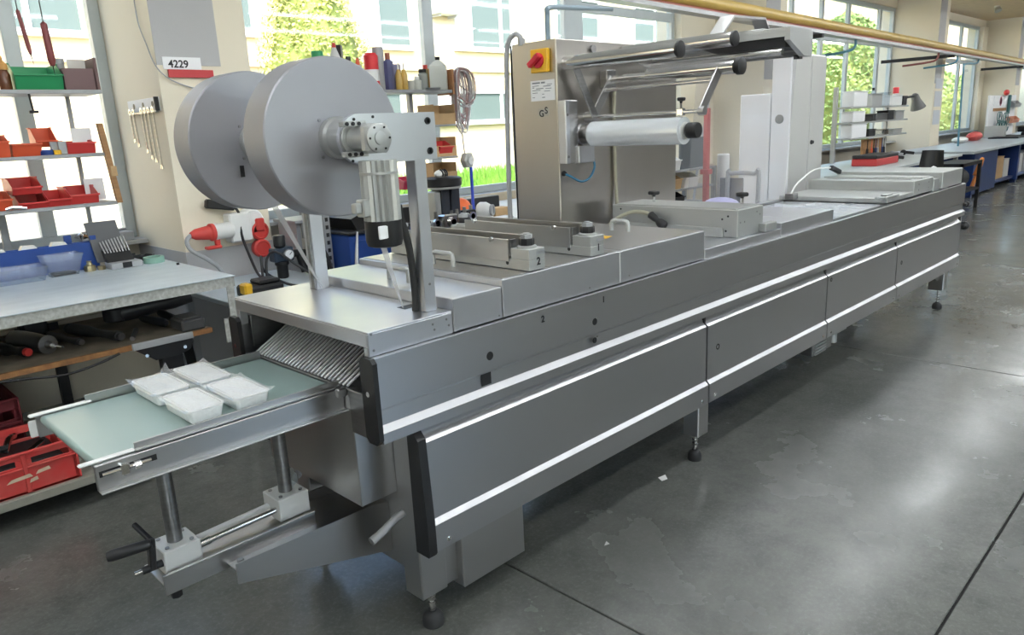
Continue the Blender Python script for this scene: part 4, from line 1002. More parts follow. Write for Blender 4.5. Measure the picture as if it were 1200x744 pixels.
cl = T('cable_clutter', 'tangle of grey and brown cables on the window sill', 'cables', (.5, 3.9, ZS))
for k in range(5):
    P('cable', MB().tube([(.35 + random.uniform(0, .35), 3.86 + random.uniform(0, .12), ZS + .01 + random.uniform(0, .08)) for _ in range(6)], .008, smooth=4), (BLACK, GREYP, WOOD, CHROME, GREYP)[k], cl)
P('holder', MB().box(.60, .70, 3.85, 3.98, ZS, ZS + .06, .006), GREYP, cl)

# ------------------------------------------------------------------ tool shelf in front of the left window
rk = T('shelf_rack', 'grey steel rack with three shelves standing behind the bench', 'shelf', (-.4, 3.45, 0))
SHELFM = mat('shelf_grey', (.36, .37, .38), .45, .3, var=.15, vscale=6)
for z, x1 in ((1.912, .475), (1.552, .45), (1.262, .455)):
    P('shelf_board', MB().box(-1.6, x1, 3.29, 3.60, z - .022, z, .002), SHELFM, rk)
for x in (.355, -1.55):
    P('upright', MB().box(x, x + .022, 3.575, 3.60, 0, 1.912, .002), SHELFM, rk)
P('upright', MB().box(-.12, -.08, 3.58, 3.62, ZB, 1.24, .002), SHELFM, rk)
P('end_board', MB().prism([(.452, 1.25), (.482, 1.25), (.445, 1.72), (.415, 1.72)], 'y', 3.28, 3.31), WOOD, rk)
P('end_block', MB().box(.44, .475, 3.265, 3.285, 1.41, 1.47, .002), CARD, rk)
P('side_sheet', MB().box(.31, .42, 3.44, 3.445, 1.56, 1.70), PAPER, rk)
P('side_sheet', MB().box(.33, .44, 3.44, 3.445, 1.27, 1.40), PAPER, rk)
P('hook', MB().cyl((.10, 3.31, 1.89), (.105, 3.31, 1.80), .006, n=8).box(.085, .13, 3.30, 3.32, 1.785, 1.80, .002), DARKM, rk)
P('end_stop', MB().box(.455, .472, 3.29, 3.58, 1.912, 2.09, .002), mat('maroon', (.16, .09, .09), .5), rk)
def bin_(label, x0, x1, y0, y1, z0, h, mt, low=.45, fill=None, grp='picking bins on the shelves'):
    t = T('picking_bin', label, 'bin', ((x0 + x1) / 2, (y0 + y1) / 2, z0), grp); w = .004; g = .012
    y0f = y0 + .0
    side = [(y0f + .02, z0), (y1, z0), (y1, z0 + h), (y0f + .09, z0 + h), (y0f - .0, z0 + h * low), ]
    P('side_wall', MB().prism(side, 'x', x0, x0 + w), mt, t); P('side_wall', MB().prism(side, 'x', x1 - w, x1), mt, t)
    P('back_wall', MB().box(x0 + w, x1 - w, y1 - w, y1, z0, z0 + h), mt, t)
    P('front_wall', MB().slab([(x0 + w, y0f + .02, z0), (x1 - w, y0f + .02, z0), (x1 - w, y0f, z0 + h * low), (x0 + w, y0f, z0 + h * low)], .004), mt, t)
    P('rim', MB().box(x0 - .004, x1 + .004, y0f - .012, y0f, z0 + h * low - .006, z0 + h * low + .004, .001).box(x0 - .006, x0 + .002, y0f + .09, y1, z0 + h - .006, z0 + h + .002, .001).box(x1 - .002, x1 + .006, y0f + .09, y1, z0 + h - .006, z0 + h + .002, .001), mt, t)
    P('base', MB().box(x0 + w, x1 - w, y0f + .02, y1, z0, z0 + .004), mt, t)
    if fill: P('contents', MB().box(x0 + .01, x1 - .01, y0f + .03, y1 - .01, z0 + .004, z0 + h * low * .85, .006), fill, t)
    return t
gb = bin_('green bin with a white label on the top shelf', .045, .285, 3.30, 3.58, 1.913, .145, GREENP, .55, WHITEP)
P('label', MB().box(.0395, .045, 3.42, 3.50, 1.94, 2.0), PAPER, gb)
one('metal_box', MB().box(.29, .45, 3.30, 3.306, 1.913, 2.03).box(.29, .296, 3.306, 3.55, 1.913, 2.03).box(.444, .45, 3.306, 3.55, 1.913, 2.03).box(.296, .444, 3.544, 3.55, 1.913, 2.03).box(.296, .444, 3.306, 3.544, 1.913, 1.92), mat('maroon', (.16, .09, .09), .5), 'open dark maroon box at the end of the top shelf', 'box')
one('cardboard_sleeve', MB().box(.335, .43, 3.36, 3.365, 1.925, 2.085).box(.425, .43, 3.365, 3.48, 1.925, 2.085), mat('pale_card', (.60, .58, .54), .8), 'pale card standing in the maroon box', 'card')
one('can', MB().lathe((.315, 3.43, 1.923), (0, 0, 1), [(.024, 0), (.024, .14), (.026, .142), (.026, .17), (.02, .172)], 16), GREYP, 'small grey can standing in the maroon box', 'can')
ob = T('glue_bottle', 'brown bottle with orange cap at the top shelf front', 'bottle', (.0, 3.36, 1.913))
P('body', MB().lathe((.01, 3.36, 1.913), (0, 0, 1), [(.028, 0), (.03, .01), (.03, .08), (.018, .11)], 16), mat('brown_glass', (.14, .05, .02), .25), ob)
P('cap', MB().lathe((.01, 3.36, 2.02), (0, 0, 1), [(.026, 0), (.024, .03), (.008, .045), (.006, .075)], 16), mat('ochre', (.62, .32, .08), .5), ob)
one('jar', MB().lathe((-.06, 3.38, 1.913), (0, 0, 1), [(.034, 0), (.036, .01), (.036, .10), (.03, .11), (.03, .125)], 16), mat('pink_jar', (.45, .20, .16), .5), 'dull pink jar beside the brown bottle', 'jar')
# hanging riffler-like cone weights on cords
for x, y, z0, z1, lab in ((.075, 3.0, 2.02, 2.34, 'slim dark red cone tool hanging on a cord beside the window'), (.165, 3.0, 1.965, 2.34, 'thick dark red cone tool hanging above the green bin')):
    t = T('hanging_tool', lab, 'tool', (x, y, z0)); r = .011 if 'slim' in lab else .019
    dx = -.03 if 'slim' in lab else -.01
    P('tip', MB().lathe((x, y, z0), (dx, 0, .3), [(.001, 0), (.003, .045), (r * .7, .05)], 12), DARKM, t)
    P('handle', MB().lathe(Vector((x, y, z0)) + Vector((dx, 0, .3)) * .16, (dx, 0, .3), [(r * .6, 0), (r, .03), (r * .92, .14), (r * .85, .21), (r * .3, .22)], 14), mat('dark_red', (.22, .05, .05), .45), t)
    P('cord', cyl(Vector((x, y, z0)) + Vector((dx, 0, .3)) * .86, (x + dx * 2, y, ZC), .003, n=6), BLACK, t)
bin_('orange oval tub on the middle shelf', -.2, -.045, 3.30, 3.5, 1.553, .12, ORANGEP, .7)
bin_('long orange red bin on the middle shelf behind blue lid', -.03, .115, 3.32, 3.55, 1.553, .072, ORANGEP, .9)
bin_('tilted orange red scoop bin stacked high on middle shelf', .115, .225, 3.42, 3.56, 1.60, .11, ORANGEP, .3)
bin_('low red tray bin at the end of middle shelf', .245, .395, 3.31, 3.55, 1.553, .075, REDP, .8, CARD)
one('divider_block', MB().box(.20, .242, 3.32, 3.34, 1.553, 1.625, .002).box(.165, .20, 3.34, 3.36, 1.553, 1.625, .002), GREYP, 'grey divider plate in the middle shelf row', 'plate')
one('lid', MB().lathe((.14, 3.34, 1.553), (0, 0, 1), [(.035, 0), (.036, .003), (.036, .022), (.03, .03)], 18), BLUEP, 'small blue and white round lid on the middle shelf', 'lid')
one('tape_roll', MB().lathe((.19, 3.325, 1.553), (0, 0, 1), [(.02, 0), (.02, .025), (.018, .026)], 14), YELLOWP, 'tiny yellow roll on the middle shelf', 'tape')
bin_('upper red bin of the stacked pair on lowest shelf', -.075, .07, 3.30, 3.52, 1.345, .09, REDP, .4)
bin_('lower red bin of the stacked pair filled with dark bolts', -.06, .085, 3.29, 3.52, 1.263, .078, REDP, .4, DARKM)
bin_('empty bright red bin in the middle of lowest shelf', .085, .205, 3.29, 3.52, 1.263, .085, REDP, .45)
bin_('red bin of steel screws at the end of lowest shelf', .205, .36, 3.30, 3.54, 1.263, .10, REDP, .5, DSTEEL)
bin_('rounded orange bin at the left of the lowest shelf', -.25, -.085, 3.31, 3.52, 1.263, .10, ORANGEP, .6, DARKM)
one('scissor_part', MB().tube([(-.13, 3.285, 1.27), (-.09, 3.28, 1.28), (-.03, 3.285, 1.268)], .009, smooth=3), CHROME, 'shiny bent metal piece in front of lowest shelf bins', 'metal part')

# ================================================================== ON THE FIRST PILLAR
# wrench rack on the side face (x = .78)
wk = T('wrench_rack', 'white perforated rack screwed to the cream pillar', 'rack', (.775, 3.5, 1.78))
P('back_plate', MB().box(.772, .78, 3.24, 3.77, 1.785, 1.868, .001), PAPER, wk)
P('end_plate', MB().box(.745, .772, 3.234, 3.246, 1.785, 1.868, .001), DARKM, wk)
P('hook_strip', MB().box(.752, .772, 3.26, 3.70, 1.778, 1.79, .001), DSTEEL, wk)
for y in (3.34, 3.50, 3.66): P('slot', MB().lathe((.7725, y, 1.83), (-1, 0, 0), [(.018, 0), (.018, .002)], 14), BLACK, wk)
for k, (y, L) in enumerate(((3.70, .17), (3.64, .20), (3.56, .0), (3.50, .24), (3.44, .28), (3.38, .30), (3.31, .34))):
    if not L: continue
    lab = ('shortest chrome spanner, furthest from the pillar corner', 'second short chrome spanner hanging on the pillar rack', '', 'middle chrome spanner of the pillar rack', 'long chrome spanner left of the two longest', 'second longest chrome spanner on the pillar rack', 'longest chrome spanner, next to the pillar corner')[k]
    w = T('spanner', lab, 'spanner', (.755, y, 1.79 - L), 'spanners on the pillar rack')
    m = MB().bar((.755, y, 1.785), (.755, y - .01, 1.785 - L), .012, .006, .002)
    P('shank', m, CHROME, w)
    P('ring_end', MB().lathe((.751, y, 1.795), (1, 0, 0), [(.010, 0), (.020, 0), (.020, .008), (.010, .008), (.010, .0)], 16), CHROME, w)
    P('jaw', MB().prism([(y - .026, 1.785 - L - .012), (y - .022, 1.785 - L + .012), (y + .002, 1.785 - L + .012), (y + .006, 1.785 - L - .012), (y - .002, 1.785 - L - .016), (y - .006, 1.785 - L), (y - .014, 1.785 - L), (y - .018, 1.785 - L - .016)], 'x', .751, .759), CHROME, w)
one('wire', MB().tube([(.98, 3.188, 1.915), (.90, 3.186, 1.94), (.82, 3.182, 1.98), (.765, 3.185, 2.05), (.768, 3.28, 2.18), (.770, 3.36, 2.32), (.770, 3.36, 2.52)], .004, smooth=5), GREYP, 'thin loose wire hanging down the cream pillar', 'wire')
lb = T('number_sign', 'white 4229 label over a red strip on the pillar', 'sign', (.98, 3.19, 1.975))
P('red_strip', MB().box(.838, 1.118, 3.180, 3.195, 1.977, 2.024, .001), REDPAINT, lb)
P('paper_label', MB().box(.815, 1.05, 3.190, 3.196, 2.026, 2.098), PAPER, lb)
text('number', '4229', .062, INK, lb, (.908, 3.189, 2.055), *FACE_Y)
# CEE plugs and sockets
def cee(name, label, p, d, rcol, big):
    t = T(name, label, 'socket', p); p = Vector(p); d = Vector(d).normalized(); s = big
    P('grey_body', MB().lathe(p, d, [(.045 * s, 0), (.052 * s, .02 * s), (.05 * s, .10 * s), (.055 * s, .11 * s), (.055 * s, .13 * s)], 18), WHITEP, t)
    P('red_plug', MB().lathe(p + d * .13 * s, d, [(.056 * s, 0), (.056 * s, .02 * s), (.046 * s, .03 * s), (.034 * s, .12 * s), (.018 * s, .15 * s)], 18), rcol, t)
    return t
RP2 = mat('socket_red', (.66, .06, .05), .45, 0, var=.1)
t = cee('power_plug', 'red and white power plug sticking out beside the pillar', (1.06, 3.10, 1.02), (-1, -.05, .0), RP2, 1.0)
P('flap', MB().box(.86, .96, 3.05, 3.10, .915, .935, .006).box(.93, .96, 3.07, 3.10, .93, .99, .004), RP2, t)
P('cord', MB().tube([(.79, 3.09, 1.02), (.75, 3.08, .99), (.76, 3.06, .93), (.84, 3.02, .86), (.90, 2.98, .78), (.92, 2.96, .60)], .014, n=10, smooth=4), GREYP, t)
P('wall_box', MB().box(1.05, 1.20, 3.10, 3.20, .93, 1.12, .01), WHITEP, t)
t = T('wall_socket', 'double round red socket with white cover under the reels', 'socket', (1.27, 3.12, .82))
P('white_cover', MB().lathe((1.22, 3.19, 1.05), (0, -1, 0), [(.09, 0), (.09, .05), (.075, .07)], 20).box(1.17, 1.27, 3.13, 3.2, .94, 1.04, .01), WHITEP, t)
for z in (.985, .865): P('red_socket', MB().lathe((1.265, 3.17, z), (0, -1, 0), [(.058, 0), (.062, .01), (.062, .05), (.05, .06), (.045, .05)], 20), RP2, t)
P('hinge_lid', MB().box(1.235, 1.295, 3.10, 3.15, .985, 1.07, .008), RP2, t)
one('extension_socket', MB().bar((.93, 3.15, 1.20), (1.12, 3.15, 1.165), .05, .06, .01), BLACK, 'black multi socket strip fixed under the reels', 'socket')
one('electric_cable', MB().tube([(1.10, 3.14, 1.17), (1.13, 3.12, 1.12), (1.12, 3.10, .98), (1.13, 3.06, .86), (1.10, 2.9, .74), (1.06, 2.7, .712)], .009, n=8, smooth=4), BLACK, 'black cord running from the socket strip to side table', 'cord')

# ------------------------------------------------------------------ low side table between bench and machine
ZT = .70
st = T('side_table', 'pale low steel table between the workbench and the machine', 'table', (1.2, 2.5, 0))
P('top', MB().box(.66, 1.42, 2.05, 3.15, ZT - .03, ZT, .004), mat('pale_table', (.62, .70, .75), .3, .1, var=.1, vscale=5), st)
for x in (.68, 1.36):
    for y in (2.07, 3.04): P('leg', MB().box(x, x + .04, y, y + .04, 0, ZT - .03), GREYP, st)
P('panel', MB().box(.70, 1.30, 3.08, 3.09, .1, ZT - .03), GREYW, st)
ch = T('battery_charger', 'black and yellow battery charger on the low side table', 'charger', (.86, 2.4, ZT))
P('body', MB().box(.76, .98, 2.33, 2.50, ZT, ZT + .07, .012).box(.84, .97, 2.35, 2.48, ZT + .07, ZT + .095, .008), DARKM, ch)
P('yellow_shell', MB().box(.735, .785, 2.325, 2.40, ZT + .03, ZT + .095, .01), YELLOWP, ch)
P('cord', MB().tube([(.95, 2.48, ZT + .05), (1.0, 2.55, ZT + .18), (1.05, 2.52, ZT + .22), (1.12, 2.42, ZT + .14), (1.22, 2.35, ZT + .05), (1.30, 2.30, ZT + .02)], .008, smooth=4), BLACK, ch)
P('cord', MB().tube([(.93, 2.49, ZT + .05), (.97, 2.56, ZT + .20), (1.0, 2.60, ZT + .10), (1.06, 2.45, ZT + .03), (1.14, 2.36, ZT + .012)], .008, smooth=4), BLACK, ch)
rg = T('air_regulator', 'dark air pressure regulator with a round gauge', 'regulator', (1.24, 2.78, ZT))
P('bowl', MB().lathe((1.225, 2.8, ZT), (0, 0, 1), [(.03, 0), (.036, .01), (.036, .08), (.045, .09), (.045, .11)], 18), DARKM, rg)
P('body', MB().box(1.16, 1.30, 2.76, 2.84, ZT + .11, ZT + .20, .008), mat('dark_blue_metal', (.03, .045, .07), .4), rg)
P('knob', MB().lathe((1.225, 2.8, ZT + .20), (0, 0, 1), [(.03, 0), (.038, .01), (.038, .07), (.033, .08)], 10), BLACK, rg)
P('gauge', MB().lathe((1.25, 2.76, ZT + .155), (0, -1, 0), [(.036, 0), (.036, .025), (.032, .028)], 22), DSTEEL, rg)
P('gauge_dial', MB().lathe((1.25, 2.733, ZT + .155), (0, -1, 0), [(.030, 0), (.030, .002)], 22), PAPER, rg)
P('needle', MB().bar((1.25, 2.730, ZT + .155), (1.268, 2.730, ZT + .172), .003, .003), INK, rg)
P('outlet', MB().cyl((1.30, 2.8, ZT + .15), (1.40, 2.8, ZT + .14), .025, n=12).cyl((1.36, 2.8, ZT + .14), (1.38, 2.78, ZT + .02), .03, n=12), DARKM, rg)
one('black_box', MB().box(1.22, 1.40, 2.22, 2.36, ZT, ZT + .075, .01).box(1.23, 1.39, 2.23, 2.35, ZT + .075, ZT + .085, .004), DARKM, 'small black box beside the far winder post', 'box')
one('solenoid_valve', MB().box(1.31, 1.40, 2.5, 2.58, ZT, ZT + .12, .008).cyl((1.34, 2.54, ZT + .12), (1.34, 2.54, ZT + .16), .02, n=12).tube([(1.36, 2.54, ZT + .1), (1.37, 2.5, ZT + .18), (1.385, 2.44, ZT + .02)], .01, smooth=4), DARKM, 'dark valve block with hose behind the regulator', 'valve')

# ------------------------------------------------------------------ blue tool trolley behind the machine
bt = T('tool_trolley', 'bright blue tool trolley with drawers behind the machine', 'trolley', (1.75, 2.6, 0))
P('body', MB().box(1.50, 2.15, 2.40, 2.85, .15, .965, .012), BLUEP, bt)
for k in range(4): 
    dr = P('drawer', MB().box(1.53, 2.12, 2.388, 2.40, .20 + k * .185, .37 + k * .185, .004), BLUEP, bt)
    P('handle', MB().box(1.62, 2.03, 2.372, 2.388, .335 + k * .185, .352 + k * .185, .004), ALUW, dr)
P('top_tray', MB().box(1.49, 2.16, 2.39, 2.86, .965, .985, .006), BLACK, bt)
for x in (1.55, 2.10):
    for y in (2.45, 2.80): P('caster', MB().cyl((x, y - .02, .06), (x, y + .02, .06), .06, n=16).box(x - .03, x + .03, y - .03, y + .03, .10, .15), BLACK, bt)
one('black_bag', MB().prism([(1.60, .985), (2.12, .985), (2.16, 1.07), (2.05, 1.09), (1.64, 1.09), (1.56, 1.06)], 'y', 2.46, 2.78), BLACK, 'flat black tool bag on top of the blue trolley', 'bag')
one('scraper', MB().tube([(1.36, 2.15, .71), (1.42, 2.22, .86), (1.48, 2.28, 1.0)], [.013, .011, .006], n=8), ALUW, 'thin pale rod leaning against the blue trolley', 'rod')
pu = T('perforated_upright', 'perforated grey steel upright beside the blue trolley', 'post', (1.42, 2.62, 0))
P('post', MB().box(1.44, 1.49, 2.60, 2.66, 0, 1.25, .002), SHELFM, pu)
for k in range(9): P('slot', MB().box(1.455, 1.475, 2.598, 2.60, .75 + k * .05, .775 + k * .05), BLACK, pu)
one('blue_rag', MB().ball((1.62, 2.95, 1.13), .10, (1.3, .7, .55), 14, 8).ball((1.72, 2.97, 1.11), .07, (1.2, .8, .6)), mat('blue_rag', (.10, .22, .48), .8, 0, var=.3, vscale=14, bump=.6, bscale=20), 'crumpled blue rag on a shelf below the reel', 'rag')
one('wall_shelf', MB().box(1.38, 1.95, 2.85, 3.15, 1.03, 1.05, .003).box(1.40, 1.43, 2.88, 3.12, .70, 1.03), SHELFM, 'small grey shelf board under the reel edge', 'shelf')

# ------------------------------------------------------------------ bench along the middle window
mb_ = T('window_bench', 'pale bench along the middle window behind the machine', 'workbench', (4, 3.2, 0))
P('top', MB().box(2.3, 4.9, 2.55, 3.75, .84, .88, .004), mat('pale_bench', (.55, .58, .58), .4, .05, var=.12, vscale=4), mb_)
for x in (2.35, 4.8):
    for y in (2.6, 3.66): P('leg', MB().box(x, x + .05, y, y + .05, 0, .84), GREYP, mb_)
P('timber_edge', MB().box(2.3, 4.9, 3.75, 3.80, .84, .96, .003), mat('pale_timber', (.50, .42, .30), .7, 0, var=.2, vscale=5), mb_)
ZM = .88
rk2 = T('bottle_rack', 'grey rack of bottles and boxes in front of the middle window', 'shelf', (2.5, 3.0, ZM))
P('shelf_board', MB().box(1.6, 2.945, 2.98, 3.22, 1.872, 1.895, .002), SHELFM, rk2)
P('shelf_board', MB().box(2.70, 2.96, 2.98, 3.22, 1.618, 1.632, .002), SHELFM, rk2)
P('shelf_board', MB().box(2.70, 2.965, 2.98, 3.22, 1.368, 1.385, .002), SHELFM, rk2)
P('shelf_board', MB().box(2.60, 2.965, 2.98, 3.22, 1.165, 1.18, .002), SHELFM, rk2)
for x in (1.62, 2.66): P('upright', MB().box(x, x + .035, 3.17, 3.21, ZM, 1.872, .002), SHELFM, rk2)
ZQ = 1.895
def bottle(label, x, y, z, prof, mt, cap=None, cmat=None, name='bottle', n=16, lab=None):
    t = T(name, label, 'bottle', (x, y, z), 'bottles on the top rack shelf')
    P('body', MB().lathe((x, y, z), (0, 0, 1), prof, n), mt, t)
    if cap: P('cap', MB().lathe((x, y, z + prof[-1][1]), (0, 0, 1), cap, 12), cmat, t)
    if lab: P('label', MB().lathe((x, y, z + lab[0]), (0, 0, 1), [(prof[1][0] + .001, 0), (prof[1][0] + .001, lab[1])], n), lab[2], t)
def can(r, h): return [(r * .96, 0), (r, .006), (r, h * .93), (r * .8, h * .97), (r * .75, h)]
bottle('green capped bottle peeking over the big reel', 1.81, 3.06, ZQ, can(.045, .20), GREENP, [(.04, 0), (.04, .05), (.036, .055)], GREENP)
bottle('white cone topped bottle peeking over the big reel', 1.93, 3.03, ZQ, [(.05, 0), (.052, .01), (.052, .18), (.02, .26), (.014, .28)], mat('milky', (.55, .55, .54), .4), [(.015, 0), (.012, .03)], REDP)
bottle('square black can peeking over the big reel', 2.0, 3.10, ZQ, [(.045, 0), (.045, .30), (.044, .305)], BLACK, n=4)
bottle('dark capped grey bottle just right of the reel top', 2.07, 3.08, ZQ, can(.035, .19), GREYP, [(.02, 0), (.018, .04)], BLACK)
bottle('small bottle with an orange tip near the reel top', 2.12, 3.04, ZQ, can(.03, .17), GREYP, [(.018, 0), (.008, .05)], ORANGEP)
bottle('red spray can with white band on the top shelf', 2.235, 3.04, ZQ, can(.052, .255), mat('spray_red', (.70, .03, .04), .35), lab=(.06, .08, PAPER))
bottle('tall plain grey tube standing behind the red spray can', 2.33, 3.08, ZQ, [(.042, 0), (.042, .005), (.042, .30), (.04, .302)], GREYP)
bottle('slim dark blue bottle with a brown cap', 2.385, 3.04, ZQ, [(.035, 0), (.038, .01), (.038, .20), (.02, .215)], mat('dark_blue_bottle', (.09, .10, .22), .3), [(.018, 0), (.018, .045)], mat('brown_cap', (.30, .09, .05), .5), n=8)
one('glue_box', MB().box(2.42, 2.53, 3.08, 3.13, ZQ, ZQ + .19, .002), mat('violet_box', (.20, .20, .32), .6), 'dark violet carton behind the yellow oil bottles', 'carton')
for x, lab in ((2.46, 'amber oil bottle with nozzle beside the dark blue bottle'), (2.51, 'second amber oil bottle with a clear nozzle')):
    bottle(lab, x, 3.02, ZQ, [(.024, 0), (.026, .008), (.026, .10), (.012, .145)], mat('amber', (.62, .40, .10), .25), [(.008, 0), (.004, .05)], WHITEP)
bottle('low pale jar beside the amber bottles', 2.59, 3.05, ZQ, can(.03, .07), mat('pale_jar', (.55, .56, .52), .4))
bottle('low pale jar with a white cap in mid shelf', 2.645, 3.04, ZQ, can(.035, .075), mat('pale_jar', (.55, .56, .52), .4), [(.02, 0), (.02, .025)], WHITEP)
bottle('clear glass jar with dark lid on the top shelf', 2.72, 3.06, ZQ, can(.036, .13), mat('jar_glass', (.30, .32, .31), .15), [(.03, 0), (.03, .025)], DARKM)
bottle('thin bottle with a red cap beside the big can', 2.775, 3.09, ZQ, can(.022, .16), mat('olive_bottle', (.25, .22, .10), .4), [(.018, 0), (.018, .03)], REDP)
bottle('orange brown carton shaped bottle beside the big can', 2.81, 3.08, ZQ, [(.03, 0), (.03, .16), (.028, .162)], mat('orange_brown', (.55, .26, .07), .5), n=4)
bottle('big white square canister at the end of top shelf', 2.872, 3.05, ZQ, [(.088, 0), (.092, .01), (.092, .18), (.045, .215), (.022, .225)], mat('canister', (.66, .68, .64), .35), [(.02, 0), (.02, .025)], DARKM, n=4)
one('dish', MB().lathe((2.76, 2.99, ZQ), (0, 0, 1), [(.05, 0), (.06, .012), (.058, .014), (.05, .004)], 18), ALUW, 'small pale dish lying in front of the canister', 'dish')
one('brown_plank', MB().box(2.955, 2.972, 2.98, 3.18, 1.86, 2.05, .002), mat('brown_plank', (.42, .20, .09), .6), 'narrow brown plank at the end of the top shelf', 'plank')
hs = T('hanging_hoses', 'bundle of pale plastic tubes hanging at the rack end', 'hoses', (3.06, 3.0, 1.55))
for k in range(22):
    a = random.uniform(0, 1); w = .04 + .13 * random.random(); zb = 1.55 + .35 * random.random(); yy = 2.96 + .1 * random.random(); x0 = 2.98 + .03 * a
    P('tube', MB().tube([(x0, yy, zb + .06), (x0 + .005, yy, 1.85), (x0 + .02, yy, 2.03 + .02 * a), (x0 + .02 + w, yy, 2.0 + .03 * a), (x0 + .04 + w, yy, 1.85), (x0 + .03 + w * .5, yy, zb), (x0, yy, zb + .06)], .006, n=7, smooth=4), (mat('tube_grey', (.50, .46, .47), .35), mat('tube_pink', (.42, .27, .26), .35), mat('tube_white', (.66, .64, .66), .35))[k % 3], hs)
def cbox(label, x0, x1, z0, z1, mt=CARD, y0=2.985):
    t = T('cardboard_box', label, 'box', ((x0 + x1) / 2, y0, z0))
    m = MB().box(x0, x1, y0, y0 + .004, z0, z0 + (z1 - z0) * .55).box(x0, x0 + .004, y0 + .004, y0 + .2, z0, z1).box(x1 - .004, x1, y0 + .004, y0 + .2, z0, z1).box(x0 + .004, x1 - .004, y0 + .196, y0 + .2, z0, z1).box(x0 + .004, x1 - .004, y0 + .004, y0 + .196, z0, z0 + .004)
    P('box_walls', m, mt, t, smooth=0)
    return t
t = cbox('upper open cardboard box on the bottle rack', 2.745, 2.965, 1.633, 1.785)
P('contents', MB().box(2.76, 2.95, 3.0, 3.17, 1.637, 1.68, .01), WOOD, t)
cbox('middle open cardboard box behind the red bin', 2.74, 2.955, 1.386, 1.535)
cbox('lower open cardboard box behind the striped helmet', 2.70, 2.945, 1.182, 1.335)
bin_('small red bin in front of the middle cardboard box', 2.77, 2.91, 2.975, 3.10, 1.39, .115, REDP, .6, None, 'red bins of the bottle rack')
bin_('dark pink bin half hidden by the winder motor', 2.40, 2.56, 2.98, 3.15, 1.16, .09, mat('pink_red', (.45, .03, .08), .4), .7, None, 'red bins of the bottle rack')
hb = T('black_pump', 'black motor block under a round cap on the bench', 'motor', (2.58, 2.7, 1.03))
P('cap', MB().lathe((2.55, 2.7, 1.18), (0, 0, 1), [(.13, 0), (.14, .01), (.14, .06), (.12, .07)], 24), BLACK, hb)
P('base_ring', MB().lathe((2.55, 2.7, 1.165), (0, 0, 1), [(.135, 0), (.135, .015)], 24), ALUW, hb)
P('block', MB().box(2.48, 2.56, 2.64, 2.76, ZM, 1.165, .008).box(2.575, 2.66, 2.64, 2.76, ZM, 1.165, .008), mat('dark_blue_grey', (.03, .035, .05), .4), hb)
P('side_fitting', MB().box(2.41, 2.47, 2.64, 2.74, ZM + .06, 1.15, .006), ALUW, hb)
sm = T('striped_ball', 'white ball shaped part with black stripes on the pump', 'part', (2.5, 2.66, 1.25))
P('shell', MB().ball((2.50, 2.66, 1.275), .045, (1.2, 1, .7), 16, 10), WHITEP, sm)
for k in range(3): P('stripe', MB().tube([(2.485 + k * .02, 2.66 - .046 * math.cos(a), 1.275 + .033 * math.sin(a)) for a in (-.5, -.1, .3, .8, 1.3)], .006, n=6), BLACK, sm)
for i, (x, y, mt, lab) in enumerate(((2.36, 2.62, ALUW, 'pale cast pump housing lying behind the winder post'), (2.55, 2.6, DSTEEL, 'dark machined block in the pile of bench parts'), (2.68, 2.66, ALUW, 'bright ring part lying on the bench'), (2.80, 2.72, DARKM, 'black fitting standing among the bench parts'), (2.48, 2.58, CHROME, 'chrome ring near the front of the bench parts'))):
    t = T('machine_part', lab, 'machine part', (x, y, ZM))
    P('body', MB().box(x - .07, x + .06, y - .04, y + .05, ZM, ZM + .06 + .012 * i, .012), mt, t)
    P('boss', MB().lathe((x, y - .04, ZM + .05), (0, -1, 0), [(.035, 0), (.035, .02), (.022, .02), (.02, .0)], 16), CHROME, t)
    P('stud', cyl((x + .03, y, ZM + .06), (x + .03, y, ZM + .13), .014, n=10), DSTEEL, t)
gp = T('grey_plug', 'hexagonal grey plug hanging on a cord at the rack', 'plug', (2.99, 2.9, 1.29))
P('body', MB().lathe((2.985, 2.93, 1.345), (.2, -1, 0), [(.06, 0), (.065, .01), (.065, .05), (.05, .06)], 6), mat('plug_grey', (.45, .45, .42), .5), gp)
P('front', MB().lathe((2.997, 2.87, 1.345), (.2, -1, 0), [(.035, 0), (.035, .01)], 12), WHITEP, gp)
P('cord', MB().tube([(2.99, 2.93, 1.40), (2.99, 2.95, 1.6), (3.0, 2.98, 1.80), (2.99, 3.0, 1.95)], .006, smooth=3), mat('tube_grey', (.50, .46, .47), .35), gp)
one('blue_rod', MB().lathe((2.985, 2.86, ZM), (0, 0, 1), [(.02, 0), (.02, .07), (.013, .08), (.012, .41)], 12), mat('bright_blue', (.02, .06, .55), .4), 'bright blue rod standing under the grey plug', 'rod')
one('orange_cap', MB().ball((3.14, 3.2, .93), .10, (1.1, .8, .9), 16, 10), mat('bright_orange', (.85, .14, .02), .45), 'bright orange rounded cap on the bench by the window', 'cap')
one('black_case', MB().box(3.22, 3.62, 3.2, 3.35, ZM, 1.0, .008), BLACK, 'long flat black case on the bench by the window', 'case')
wp_ = T('white_pump', 'white rounded pump head on the bench before black case', 'pump', (3.0, 2.75, ZM))
P('body', MB().lathe((2.98, 2.80, .95), (.5, -1, 0), [(.05, 0), (.065, .02), (.065, .07), (.05, .1), (.04, .11)], 18), WHITEP, wp_)
P('ring', MB().lathe((3.03, 2.70, .95), (.5, -1, 0), [(.045, 0), (.045, .02), (.03, .02), (.03, .01)], 18), GREYP, wp_)
P('foot', MB().box(2.93, 3.06, 2.70, 2.84, ZM, .90, .005), WHITEP, wp_)
one('brown_carton', MB().box(3.10, 3.26, 2.72, 2.82, ZM, .955, .003), CARD, 'small brown carton lying on the bench beside white pump', 'carton')
one('paper_sheet', MB().box(2.75, 3.15, 2.56, 2.66, ZM, ZM + .02, .002), PAPER, 'flat white sheet stack at the bench front', 'paper')

